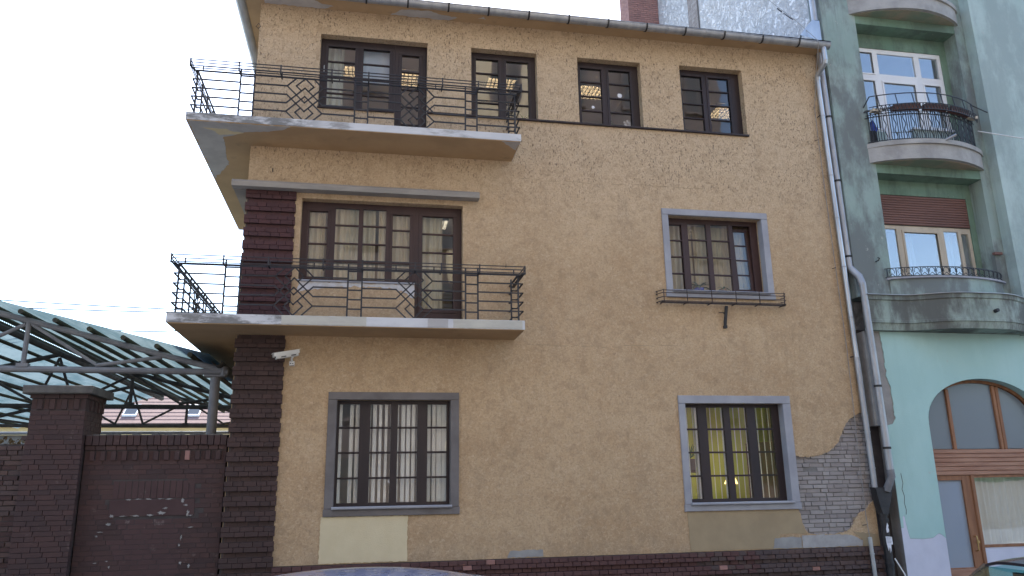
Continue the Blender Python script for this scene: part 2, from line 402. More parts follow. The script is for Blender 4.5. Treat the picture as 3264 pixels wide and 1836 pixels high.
# ------------------------------------------------------------------ bricks: shared meshes, one object each
def brick_meshes(mat, L, H, D, n=5, jitter=.0012, ch=.0035):
    out = []
    for k in range(n):
        m_ = MB().cbox(-L/2, L/2, 0, D, -H/2, H/2, ch)
        m_.v = [(x+random.uniform(-jitter, jitter), y+random.uniform(-jitter, jitter)*(1 if y < D*.9 else 0), z+random.uniform(-jitter, jitter)) for x, y, z in m_.v]
        out.append(m_.mesh('brick', mat))
    return out
def lay(items, parent, limit=300, key=None):
    """items: (mat, x, y, z, L, H, D, rotz) - the first `limit` become objects, the rest one joined part per material"""
    if key: items = sorted(items, key=key)
    cache = {}; rest = {}
    for i, (mt, x, y, z, L, H, D, rz) in enumerate(items):
        if i < limit:
            k = (mt, round(L, 3), round(H, 3), round(D, 3))
            if k not in cache: cache[k] = brick_meshes(mt, k[1], k[2], k[3])
            place('brick', random.choice(cache[k]), parent, Matrix.Translation((x, y, z)) @ Matrix.Rotation(rz, 4, 'Z'))
        else:
            b = MB().cbox(-L/2, L/2, 0, D, -H/2, H/2, .005); R = Matrix.Translation((x, y, z)) @ Matrix.Rotation(rz, 4, 'Z')
            acc = rest.setdefault(mt, MB()); n = len(acc.v)
            acc.v += [tuple(R @ (Vector(q)+Vector((random.uniform(-.002, .002), random.uniform(-.003, .002) if q[1] < D*.9 else 0, random.uniform(-.002, .002))))) for q in b.v]; acc.f += [tuple(n+j for j in f) for f in b.f]
    for mt, acc in rest.items(): stuff(acc.build('brickwork', mt, parent))
def course(x0, x1, lens, gap=.010, start=0.):
    """split a run into bricks; yields (centre, length)"""
    x = x0-start; i = 0; out = []
    while x < x1-.004:
        L = lens[i % len(lens)]; a = max(x, x0); b = min(x+L, x1)
        if b-a > .03: out.append(((a+b)/2, round(b-a, 3)))
        x += L+gap; i += 1
    return out

# ================================================================== SETTING
g = MB().quad((-400, -400, -.20), (400, -400, -.20), (400, 400, -.20), (-400, 400, -.20)).build('ground', 'earth'); struct(g)
struct(MB().box(-80, 80, -9.6, -2.6, -.19, 0).build('road', 'asphalt'))
pv = struct(MB().box(-80, 80, -2.45, .35, -.19, .13).build('pavement', 'paving'))
struct(MB().box(-80, 80, -2.6, -2.452, -.19, .125).build('kerb', 'kerb_stone'))
struct(MB().box(-80, 80, -16.0, -9.752, -.19, .13).build('far_pavement', 'paving'))
struct(MB().box(-80, 80, -9.75, -9.602, -.19, .125).build('far_kerb', 'kerb_stone'))
struct(MB().box(-40, -2.2, .36, 60, -.19, .05).build('yard', 'asphalt'))
hm = MB().grid(48, 12, lambda u, v: (60+u*620, -330-v*160-70*math.sin(u*3), (86+30*math.sin(u*5.1)+9*math.sin(u*23)+4*math.sin(u*61))*math.sin(math.pi*min(1, v*1.02))*math.sin(math.pi*min(.985, .05+u))**.6-2))
struct(hm.build('hill', 'hill_wood', None, True))

# ================================================================== STUCCO HOUSE
HX0, HX1, ZP, ZE = -2.10, 9.13, 1.05, 10.87
house = thing('stucco_house', 'three storey ochre stucco house with two corner balconies and brown windows', 'house', (3.5, 2, 0))

# openings: x0, x1, z0, z1, reveal depth
OPEN = {
 'top1': [(-1.005, 8.865), (.363, 8.865), (.363, 8.17), (.957, 8.17), (.957, 10.34), (-1.005, 10.34)],
 'top2': [(1.787, 8.905), (3.066, 8.905), (3.066, 10.325), (1.787, 10.325)],
 'top3': [(3.878, 8.905), (5.172, 8.905), (5.172, 10.32), (3.878, 10.32)],
 'top4': [(6.003, 8.905), (7.357, 8.905), (7.357, 10.345), (6.003, 10.345)],
 'mid1': [(-1.185, 5.635), (.782, 5.635), (.782, 4.81), (1.624, 4.81), (1.624, 7.10), (-1.185, 7.10)],
 'mid2': [(5.532, 5.645), (7.448, 5.645), (7.448, 7.135), (5.532, 7.135)],
 'low1': [(-.455, 1.905), (1.420, 1.905), (1.420, 3.615), (-.455, 3.615)],
 'low2': [(5.600, 1.850), (7.497, 1.850), (7.497, 3.573), (5.600, 3.573)],
}
REV = {'top1': .16, 'top2': .16, 'top3': .16, 'top4': .16, 'mid1': .17, 'mid2': .19, 'low1': .15, 'low2': .15}
# plaster fallen off beside the ground floor window: a notch in the outline of the render coat
notch = [(9.13, 1.835), (9.05, 1.79), (8.944, 1.679), (8.784, 1.605), (8.70, 1.52), (8.648, 1.43), (8.60, 1.36), (8.506, 1.307), (8.297, 1.274), (7.949, 1.271), (7.80, 1.285), (7.72, 1.34), (7.669, 1.454), (7.645, 1.60), (7.60, 1.76),
         (7.60, 2.64), (7.883, 2.611), (8.03, 2.62), (8.153, 2.643), (8.34, 2.707), (8.44, 2.77), (8.507, 2.839), (8.57, 2.90), (8.61, 2.99), (8.655, 3.07), (8.698, 3.134), (8.808, 3.269), (8.941, 3.351), (9.03, 3.40), (9.13, 3.42)]
njit = jit(notch, .035, .010, 5)[:-1]
njit = [p for p in njit if p[0] <= 9.1301]
if abs(njit[-1][0]-9.13) > 1e-4: njit = [p for p in njit if not (p[0] > 9.12 and p[1] > 1.9 and p[1] < 3.4)]+[(9.13, 3.42)]
njit[0] = (9.13, 1.835); njit = [(min(x, 9.13), z) for x, z in njit]
keep = []
for p in njit:
    if not keep or math.hypot(p[0]-keep[-1][0], p[1]-keep[-1][1]) > .004: keep.append(p)
njit = [p for p in keep if not (p[0] > 9.128 and 1.84 < p[1] < 3.41)]
outer = [(HX0, ZP), (HX1, ZP)]+njit+[(HX1, ZE), (HX0, ZE)]
bm = bmesh.new()
def loop(poly):
    vs = [bm.verts.new((x, 0, z)) for x, z in poly]
    es = [bm.edges.new((vs[i], vs[(i+1) % len(vs)])) for i in range(len(vs))]
    return vs, es
alle = []; loops = []
for poly, d in [(outer, .05)]+[(OPEN[k], REV[k]) for k in OPEN]:
    vs, es = loop(poly); alle += es; loops.append((vs, d))
bmesh.ops.triangle_fill(bm, use_beauty=True, use_dissolve=False, edges=alle, normal=(0, -1, 0))
for vs, d in loops:
    bk = [bm.verts.new((v.co.x, d, v.co.z)) for v in vs]
    for i in range(len(vs)):
        j = (i+1) % len(vs); bm.faces.new((vs[i], vs[j], bk[j], bk[i]))
bmesh.ops.recalc_face_normals(bm, faces=bm.faces)
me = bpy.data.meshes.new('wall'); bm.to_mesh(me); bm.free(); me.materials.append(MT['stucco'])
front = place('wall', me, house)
# masonry behind the render and the other three walls
mm = MB()
mm.box(HX0+.01, -1.2, .055, .30, .1, ZE); mm.box(-.45+1.90, 5.58, .055, .30, .1, 4.6)
mm.box(7.515, HX1-.005, .058, .30, .1, 5.4); mm.box(-1.19, 7.52, .055, .30, .1, 1.84); 
mm.box(-1.19, -.46, .056, .30, 1.84, 4.6); mm.box(1.63, 5.52, .057, .30, 4.6, 8.1); mm.box(7.46, HX1-.006, .056, .30, 5.4, ZE); mm.box(-1.19, 5.58, .059, .3, 3.63, 4.6)
mm.box(5.585, 7.51, .059, .3, 3.59, 5.63); mm.box(5.53, 7.45, .06, .3, 7.15, 8.12); mm.box(-1.19, 1.62, .06, .3, 7.12, 8.1); mm.box(-1.19, 7.45, .06, .3, 10.36, ZE)
mm.box(1.0, 7.45, .062, .3, 8.1, 8.88); mm.box(-1.18, .77, .062, .3, 4.61, 5.62); mm.box(-1.0, .35, .062, .3, 8.11, 8.85)
mm.box(.97, 1.775, .064, .3, 8.88, 10.36); mm.box(3.08, 3.865, .064, .3, 8.88, 10.36); mm.box(5.185, 5.99, .064, .3, 8.88, 10.36); mm.box(7.37, 7.46, .064, .3, 8.12, 10.36); mm.box(-1.19, -1.02, .064, .3, 7.2, 10.36)
mm.build('masonry', 'joint_pale', house)
sw = MB().box(HX0, HX0+.3, .31, 9.0, 1.04, ZE-.002).box(HX0+.31, HX1-.002, 8.7, 9.0, 1.04, ZE-.002).box(HX1-.3, HX1-.002, .31, 8.69, .1, ZE-.002)
sw.build('side_wall', 'stucco', house)
# floors and rooms
for z0, z1, nm in ((4.35, 4.62, 'floor_slab'), (7.62, 8.10, 'floor_slab'), (10.62, 10.86, 'ceiling_slab'), (.6, 1.05, 'floor_slab')):
    MB().box(HX0+.32, HX1-.32, .31, 8.68, z0, z1).build(nm, 'room_grey', house)
for x in (3.2, 5.6):
    MB().box(x, x+.14, .31, 4.2, 1.06, 4.34).build('partition', 'room_green' if x > 5 else 'room_grey', house)
MB().box(3.5, 3.64, .31, 4.2, 4.63, 7.61).build('partition', 'room_ochre', house); MB().box(3.35, 3.47, .31, 4.2, 8.11, 10.61).build('partition', 'room_grey', house); MB().box(5.5, 5.62, .31, 4.2, 8.11, 10.61).build('partition', 'room_grey', house)
for z0, z1, mt, x0, x1 in ((1.06, 4.34, 'room_grey', HX0+.33, 5.58), (1.06, 4.34, 'room_green', 5.76, HX1-.33), (4.63, 7.61, 'room_ochre', HX0+.33, HX1-.33), (8.11, 10.61, 'room_grey', HX0+.33, HX1-.33)):
    yb_ = 3.0 if mt == 'room_green' else 4.21; MB().box(x0, x1, yb_, yb_+.14, z0, z1).build('room_back_wall', mt, house)

# ---- eave, roof, gutters
MB().box(HX0-.27, HX1+.02, -.37, -.001, ZE-.008, ZE+.06).box(HX0-.27, HX0-.003, .0, 9.5, ZE-.008, ZE+.06).build('eave', 'soffit_render', house)
rf = MB(); zt = ZE+.075; rp = math.tan(math.radians(24))
pts = [(HX0-.34, -.43), (HX1+.06, -.43), (HX1+.06, 9.6), (HX0-.34, 9.6)]; rz = zt+rp*5.1
rf.quad((pts[0][0], -.43, zt), (pts[1][0], -.43, zt), (HX1+.06, 4.5, rz), (3.0, 4.5, rz)).quad((pts[0][0], -.43, zt), (3.0, 4.5, rz), (pts[3][0], 9.6, zt)).quad((pts[3][0], 9.6, zt), (3.0, 4.5, rz), (HX1+.06, 4.5, rz), (HX1+.06, 9.6, zt))
rf.quad((pts[0][0], -.43, zt-.012), (pts[3][0], 9.6, zt-.012), (HX1+.06, 9.6, zt-.012), (HX1+.06, -.43, zt-.012))
rf.build('roof', 'roof_sheet_metal', house)
def half_gutter(name, p0, p1, out, r=.092, mat='zinc_old', parent=house):
    p0 = Vector(p0); p1 = Vector(p1); out = Vector(out); b = MB(); n = 12
    prof = [(math.cos(a)*rr, math.sin(a)*rr) for rr in (r, r-.006) for a in ([math.pi*(1+k/n) for k in range(n+1)] if rr == r else [math.pi*(2-k/n) for k in range(n+1)])]
    k = len(prof)
    for p in (p0, p1): b.v += [tuple(p+out*u+Vector((0, 0, v))) for u, v in prof]
    for i in range(k): j = (i+1) % k; b.f.append((i, j, k+j, k+i))
    b.f.append(tuple(range(k))); b.f.append(tuple(range(2*k-1, k-1, -1)))
    o = b.build(name, mat, parent, True)
    bead = MB().tube([p0+out*r, p1+out*r], .010, 8).build('gutter_bead', mat, o, True)
    return o
gut = half_gutter('gutter', (HX0-.36, -.455, ZE+.015), (9.10, -.455, ZE-.045), (0, -1, 0))
for x in (-.2, .55, 1.3, 2.05, 2.82, 3.6, 4.38, 5.16, 5.96, 6.78, 7.6, 8.4):
    zz = ZE+.015-(x-HX0)/(9.1-HX0)*.06; b = MB(); n = 10
    b.path([(x, -.455-.100*math.cos(math.pi*k/n), zz-.100*math.sin(math.pi*k/n)) for k in range(n+1)], .030, .006)
    b.build('gutter_bracket', 'cast_iron', gut)
for x in (1.7, 2.45, 4.0, 4.8, 5.6, 6.4, 7.2):
    zz = ZE+.015-(x-HX0)/(9.1-HX0)*.06; b = MB(); n = 10
    b.path([(x, -.455-.0945*math.cos(math.pi*k/n), zz-.0945*math.sin(math.pi*k/n)) for k in range(n+1)], .022, .004); b.build('gutter_seam', 'zinc_old', gut)
half_gutter('gutter', (HX0-.36, -.455, ZE+.012), (HX0-.36, 9.5, ZE+.012), (-1, 0, 0), .092, 'zinc_old')
MB().quad((8.55, -.35, ZE+.2), (9.05, -.33, ZE+.13), (9.07, -.30, ZE+.62), (8.90, -.30, ZE+.62)).quad((9.05, -.33, ZE+.13), (9.14, -.1, ZE+.2), (9.12, -.1, ZE+.6), (9.07, -.30, ZE+.62)).quad((8.55, -.35, ZE+.2), (8.90, -.30, ZE+.62), (8.98, -.06, ZE+.6), (8.7, -.06, ZE+.25)).build('roof_flashing', 'zinc', house)

# ---- plaster repairs, each a thin coat of its own
def coat(name, poly, mat, y=-.004, dep=.0035, seed=2, amp=.010, step=.05, parent=house):
    return MB().prism(jit(poly, step, amp, seed), lambda u, v, t: (u, y+t, v), dep).build(name, mat, parent)
c = coat('plaster_patch', [(-.640, 1.065), (.735, 1.065), (.730, 1.760), (-.632, 1.762)], 'cream_patch', -.010, .009, 3, .008, .03); c['label'] = 'fresh cream plaster patch under window'
c = coat('plaster_patch', [(5.53, 1.064), (7.20, 1.064), (7.20, 1.30), (7.70, 1.30), (7.66, 1.46), (7.60, 1.70), (5.51, 1.705)], 'brown_patch', -.006, .005, 4, .006); c['label'] = 'smooth brown plaster repair under window'
coat('plaster_patch', [(7.05, 1.062), (7.60, 1.062), (7.60, 1.235), (7.45, 1.25), (7.10, 1.235)], 'mortar_patch', -.010, .003, 6)
coat('plaster_patch', [(7.61, 1.062), (8.78, 1.062), (8.80, 1.15), (8.70, 1.20), (8.55, 1.25), (8.30, 1.265), (7.62, 1.265)], 'mortar_pale', -.009, .008, 7)
coat('plaster_patch', [(2.35, 1.063), (2.95, 1.063), (2.95, 1.17), (2.40, 1.165)], 'mortar_patch', -.006, .005, 8)
coat('plaster_patch', [(8.62, 1.31), (9.12, 1.25), (9.12, 1.06), (8.79, 1.06), (8.80, 1.16)], 'brown_patch', -.005, .004, 9)
# bright primer strip below the first floor window
coat('primer_strip', [(-1.17, 5.42), (-.9, 5.48), (-.6, 5.52), (-.2, 5.54), (.1, 5.54), (.4, 5.52), (.6, 5.46), (.74, 5.36), (.772, 5.36), (.772, 5.60), (-1.17, 5.60)], 'primer_white', -.005, .004, 12, .02, .05)
for poly, sd_ in (([(-2.03, -.02), (-.98, -.02), (-.80, -.14), (-1.05, -.22), (-1.2, -.36), (-1.8, -.40), (-2.03, -.40)], 3), ([(.25, -.03), (1.35, -.02), (1.5, -.16), (1.2, -.20), (1.0, -.30), (.45, -.26)], 4), ([(1.9, -.2), (2.05, -.18), (2.0, -.28)], 4)):
    MB().prism(jit(poly, .05, .02, sd_), lambda u, v, t: (u, v*.85, ZE-.009-t), .004).build('primer_patch', 'primer_grey', house)
# crack of the render along the floor lines
for z, x0, x1, sd_ in ((7.70, 2.7, 6.4, 1), (4.58, 2.75, 5.6, 2)):
    r_ = random.Random(sd_); pts_ = []; x = x0; zz = z
    while x < x1: pts_.append((x, zz)); x += r_.uniform(.05, .12); zz += r_.uniform(-.018, .018)+(z-zz)*.2
    b = MB(); w = .006
    for (a, b0), (c0, d0) in zip(pts_, pts_[1:]):
        if r_.random() < .75: b.box(a, c0, -.0035, -.0005, min(b0, d0), min(b0, d0)+r_.uniform(.004, .010))
    b.build('render_crack', 'brown_patch', house)

# ---- window surrounds
def surround(x0, x1, z0, z1, X0, X1, Z0, Z1, mat, proud=.035, sill=True):
    s_ = MB().cbox(X0, X1, -proud, .02, z1-.004, Z1, .006).build('surround_lintel', mat, house)
    MB().cbox(X0, x0+.004, -proud+.002, .14, Z0+(z0-Z0)*.85, z1-.007, .006).build('surround_jamb', mat, house)
    MB().cbox(x1-.004, X1, -proud+.002, .14, Z0+(z0-Z0)*.85, z1-.007, .006).build('surround_jamb', mat, house)
    MB().cbox(X0-.012, X1+.012, -proud-.004, .12, Z0, Z0+(z0-Z0)*.85-.003, .006).build('surround_base', mat, house)
    if sill: MB().cbox(x0-.02, x1+.02, -proud-.055, .15, z0-.035, z0+.008, .012).build('window_sill', 'surround_grey', house)
surround(-.455, 1.42, 1.905, 3.615, -.592, 1.556, 1.765, 3.735, 'surround_dirty')
surround(5.60, 7.497, 1.85, 3.573, 5.478, 7.648, 1.715, 3.708, 'surround_grey')
surround(5.532, 7.448, 5.645, 7.135, 5.41, 7.572, 5.515, 7.252, 'surround_grey', .03)
MB().cbox(.962, 7.372, -.045, .15, 8.868, 8.905, .006).build('window_sill', 'window_wood_dark', house)
MB().cbox(-1.01, .36, -.035, .15, 8.835, 8.865, .006).build('window_sill', 'window_wood_dark', house)
MB().cbox(-1.19, .78, -.03, .15, 5.603, 5.633, .006).build('window_sill', 'surround_grey', house)
# projecting concrete strip above the first floor window
MB().prism([(-.24, 7.26), (-.20, 7.305), (-.002, 7.335), (-.002, 7.195), (-.10, 7.185), (-.22, 7.185)], lambda u, v, t: (-2.33+t, u, v), 4.23).build('drip_ledge', 'concrete_strip', house)
MB().prism([(-.24, 7.26), (-.20, 7.305), (-.002, 7.335), (-.002, 7.195), (-.10, 7.185), (-.22, 7.185)], lambda u, v, t: (-2.10+u, .0+t, v), 4.0).build('drip_ledge', 'concrete_strip', house)

# ---- windows
def glazing(win, xa, xb, za, zb, rows, y, mat, bar=.028, glassm='glass', sash=0., off=0.):
    """one column of panes with its bars; za bottom, zb top"""
    if sash:
        sw_ = sash; s_ = MB().cbox(xa-sw_, xb+sw_, y-.014, y+.02, zb, zb+sw_, .004).cbox(xa-sw_, xb+sw_, y-.014, y+.02, za-sw_, za, .004).cbox(xa-sw_, xa, y-.0135, y+.02, za+.0005, zb-.0005, .004).cbox(xb, xb+sw_, y-.0135, y+.02, za+.0005, zb-.0005, .004)
        s_.build('sash', mat, win)
    h = (zb-za-(rows-1)*bar)/rows
    for r_ in range(rows):
        z = za+r_*(h+bar)
        MB().box(xa-.004, xb+.004, y+.022, y+.026, z-.004, z+h+.004).build('pane', glassm, win)
        if r_ < rows-1: MB().cbox(xa-.001, xb+.001, y-.004, y+.035, z+h, z+h+bar, .005).build('glazing_bar', mat, win)
def window(cols, x0, x1, z0, z1, y, mat, glassm='glass', thick=.07, parent=house, name='window', bar=.028, extra=None):
    """cols: (xa, xb, za, zb, rows, sash)"""
    b = MB(); prev = x0
    for xa, xb, za, zb, rows, sash in cols:
        b.box(prev, xa, y, y+thick, z0, z1); b.box(xa, xb, y+.001, y+thick, zb, z1); b.box(xa, xb, y+.001, y+thick, z0, za); prev = xb
    b.box(prev, x1, y, y+thick, z0, z1)
    if extra: extra(b)
    win = b.build(name, mat, parent)
    for xa, xb, za, zb, rows, sash in cols: glazing(win, xa, xb, za, zb, rows, y, mat, bar, glassm, sash)
    return win
def fx(px, p0, p1, x0, x1): return x0+(px-p0)/(p1-p0)*(x1-x0)
# top floor
T1 = lambda p: fx(p, 1050, 1797, -1.005, .957)
yw = .16
w1 = window([(T1(1102), T1(1288), 8.93, 10.19, 4, .05), (T1(1347), T1(1531), 8.93, 10.19, 4, .05)], -1.005, .363, 8.866, 10.34, yw, 'window_wood_dark')
MB().tube([(-.93, yw-.03, 9.63), (-.93, yw-.055, 9.66), (-.93, yw-.055, 9.74), (-.93, yw-.03, 9.77)], .008, 6).build('window_handle', 'galvanised', w1)
d1 = window([(.49, .81, 8.36, 10.13, 5, .06)], .365, .957, 8.171, 10.34, yw+.002, 'window_wood_dark', name='balcony_door')
for (a0, a1, b0, b1, x0, x1, zt_) in ((2098, 2548, (2133, 2290), (2345, 2503), 1.787, 3.066, 10.325), (468, 935, (499, 658), (714, 876), 3.878, 5.172, 10.32), (1228, 1690, (1256, 1408), (1458, 1612), 6.003, 7.357, 10.345)):
    f_ = lambda p: fx(p, a0, a1, x0, x1)
    window([(f_(b0[0])+.012, f_(b0[1]), 8.975, zt_-.135, 4, .045), (f_(b1[0]), f_(b1[1])-.012, 8.975, zt_-.135, 4, .045)], x0, x1, 8.906, zt_, yw, 'window_wood_dark')
# first floor
T2 = lambda p: fx(p, 975, 2060, -1.185, 1.624)
yw = .17
window([(T2(1025), T2(1145), 5.735, 6.93, 4, .045), (T2(1197), T2(1352), 5.705, 7.01, 4, 0), (T2(1383), T2(1537), 5.705, 7.01, 4, 0), (T2(1583), T2(1700), 5.735, 6.93, 4, .045)], -1.185, .782, 5.636, 7.10, yw, 'window_wood')
d2 = window([(T2(1787), T2(2000), 5.22, 6.93, 5, .07)], .784, 1.624, 4.811, 7.10, yw+.002, 'window_wood', name='balcony_door')
T3 = lambda p: fx(p, 410, 1228, 5.532, 7.448)
yw = .19
wm = window([(T3(434), T3(553), 5.72, 7.005, 4, .04), (T3(612), T3(774), 5.70, 7.045, 4, 0), (T3(815), T3(972), 5.70, 7.045, 4, 0)], 5.532, T3(1008), 5.646, 7.135, yw, 'window_wood',
            extra=lambda b: (b.box(T3(1008), 7.448, yw, yw+.07, 7.045, 7.135), b.box(T3(1008), 7.448, yw, yw+.07, 5.646, 5.70), b.box(T3(1165), 7.448, yw+.001, yw+.07, 5.70, 7.045)))
# the tilted sash, hinged at its foot, top leaning into the room
xa, xb = T3(1020), T3(1152)
tl = MB().cbox(xa-.03, xb+.03, 0, .04, 1.245, 1.30, .004).cbox(xa-.03, xb+.03, 0, .04, 0, .06, .004).cbox(xa-.03, xa+.03, .0005, .04, .061, 1.244, .004).cbox(xb-.03, xb+.03, .0005, .04, .061, 1.244, .004)
TM = Matrix.Translation((0, yw+.03, 5.71)) @ Matrix.Rotation(math.radians(-2.8), 4, 'X')
tsash = place('tilted_sash', tl.mesh('tilted_sash', 'window_wood'), wm, TM)
PINV[tsash.name] = Matrix.Identity(4)
for r_ in range(4):
    h = (1.185-3*.026)/4; z = .06+r_*(h+.026)
    place('pane', MB().box(xa+.028, xb-.028, .018, .022, z-.003, z+h+.003).mesh('pane', 'glass'), wm, TM)
    if r_ < 3: place('glazing_bar', MB().cbox(xa+.029, xb-.029, .004, .034, z+h, z+h+.026, .004).mesh('glazing_bar', 'window_wood'), wm, TM)
# ground floor
T4 = lambda p: fx(p, 497, 1260, -.455, 1.42)
yw = .15
window([(T4(p), T4(q), 1.965, 3.555, 4, .0) for p, q in ((516, 650), (722, 858), (905, 1038), (1107, 1238))], -.455, 1.42, 1.906, 3.615, yw, 'window_wood_dark', bar=.032)
T5 = lambda p: fx(p, 420, 1085, 5.60, 7.497)
window([(T5(p), T5(q), 1.915, 3.515, 4, .0) for p, q in ((432, 527), (587, 703), (745, 861), (922, 1036))], 5.60, 7.497, 1.851, 3.573, yw, 'window_wood_dark', bar=.032)

# ---- exposed brickwork, laid one by one behind the edge of the render
bw = MB().box(7.55, 9.125, .046, .057, 1.12, 3.5).build('bare_brickwork', 'joint_pale', house)
def inside(x, z, poly):
    r_ = False; n = len(poly); j = n-1
    for i in range(n):
        xi, zi = poly[i]; xj, zj = poly[j]
        if (zi > z) != (zj > z) and x < (xj-xi)*(z-zi)/(zj-zi)+xi: r_ = not r_
        j = i
    return r_
items = []
for k in range(31):
    z = 1.20+k*.0745
    for cx_, L in course(7.56, 9.12, [.265, .130] if k % 3 else [.130, .265, .265], .012, (k*.097) % .23):
        if any(inside(cx_+dx, z+dz, notch) for dx in (-L/2-.03, 0, L/2+.03) for dz in (-.05, .05)) and random.random() > .012:
            items.append(('bare_brick', cx_, random.choice((.022, .026, .030, .034, .040)), z, L, round(.0745-random.choice((.010, .014)), 4), .05, random.uniform(-.012, .012)))
lay(items, bw, 300)
# ---- plinth of red brick in stepped courses
pl = MB().box(HX0, HX1, -.002, .05, .0, ZP-.004).build('plinth', 'joint_dark', house)
items = []
for k in range(14):
    z = ZP-.0375-.006-k*.0725
    if z < .1: break
    pr = (.085, .080, .030)[k % 3] if k else .085
    for cx_, L in course(-1.33, HX1, [.143], .008, (k % 2)*.075):
        right_ = cx_ > 6.2+random.uniform(-1, 1)
        mt = 'burnt_brick' if right_ else 'plinth_brick'
        if random.random() < .012: mt = 'stack_brick'
        jj = random.uniform(-.004, .004)+(random.uniform(0, .02) if right_ else 0)
        items.append((mt, cx_, round(-pr+jj, 4), z, L, .066, .12, 0))
lay(items, pl, 300, key=lambda t: -t[3]+abs(t[1]-4)*.004)
# ---- corner pier: two proud courses, one set back
def pier(x0, x1, z0, z1, phase, mat, back):
    b = MB().box(x0+.012, x1-.03, -.018, .25 if back else .05, z0, z1)
    p_ = b.build('corner_pier', 'joint_dark', house); items = []; k = 0; z = z0+.0375
    while z < z1-.02:
        rec = (k+phase) % 3 == 2
        a, b_ = (x0+.035, x1-.012) if rec else (x0-.012, x1+.005)
        for cx_, L in course(a, b_, [.147, .147] if rec else [.197, .147], .005, (.0, .07, .11)[k % 3]):
            items.append((mat, cx_, -.022 if rec else -.068, z, L, .0715, .30 if (back and cx_ < x0+.2) else .09, 0))
        k += 1; z += .0755
    return p_, items
p1_, it1 = pier(-2.10, -1.325, .14, 4.655, 0, 'pier_brick_low', True)
lay(it1, p1_, 300, key=lambda t: -t[3])
p2_, it2 = pier(-2.10, -1.285, 4.845, 7.19, 1, 'pier_brick', True)
lay(it2, p2_, 300)

# ---- balconies
def balcony(z0, z1, yend, patches):
    x0, x1, yf = -3.0, 2.545, -.86
    o = MB().box(x0, x1, yf, -.001, z0, z1).box(x0, HX0-.001, 0.0, yend, z0, z1).build('balcony_slab', 'slab_edge', house)
    MB().box(x0+.012, x1-.012, yf+.012, -.002, z0-.012, z0-.0005).box(x0+.012, HX0-.002, -.001, yend-.012, z0-.012, z0-.0005).build('balcony_soffit', 'soffit_render', o)
    for poly, mt, sd_ in patches:
        MB().prism(jit(poly, .06, .02, sd_), lambda u, v, t: (u, v, z0-.0125-t), .003 if mt != 'cream_patch' else .006).build('soffit_patch', mt, o)
    return o
b_up = balcony(8.035, 8.165, 4.75, [([(-2.97, -.84), (-1.35, -.84), (-1.5, -.70), (-1.75, -.60), (-2.05, -.55), (-2.25, -.44), (-2.50, -.30), (-2.55, .2), (-2.60, .9), (-2.97, 1.6)], 'primer_grey', 3),
                                    ([(-2.78, -.62), (-2.40, -.62), (-2.30, -.52), (-2.15, -.50), (-2.3, -.42), (-2.55, -.36), (-2.6, -.5)], 'cream_patch', 5),
                                    ([(2.2, -.84), (2.52, -.84), (2.52, -.5), (2.40, -.62)], 'primer_grey', 6)])
b_lo = balcony(4.675, 4.825, 4.75, [])
for z0, runs in ((4.675, ((-1.32, -.02), (.95, 1.28), (1.36, 2.5))),):
    for i, (a, b_) in enumerate(runs):
        MB().prism(jit([(a, z0+.006), (b_, z0+.006), (b_, z0+.145), (a, z0+.145)], .05, .006, 20+i), lambda u, v, t: (u, -.8605-t, v), .004).build('edge_repair', 'edge_cream' if i != 1 else 'primer_grey', b_lo)

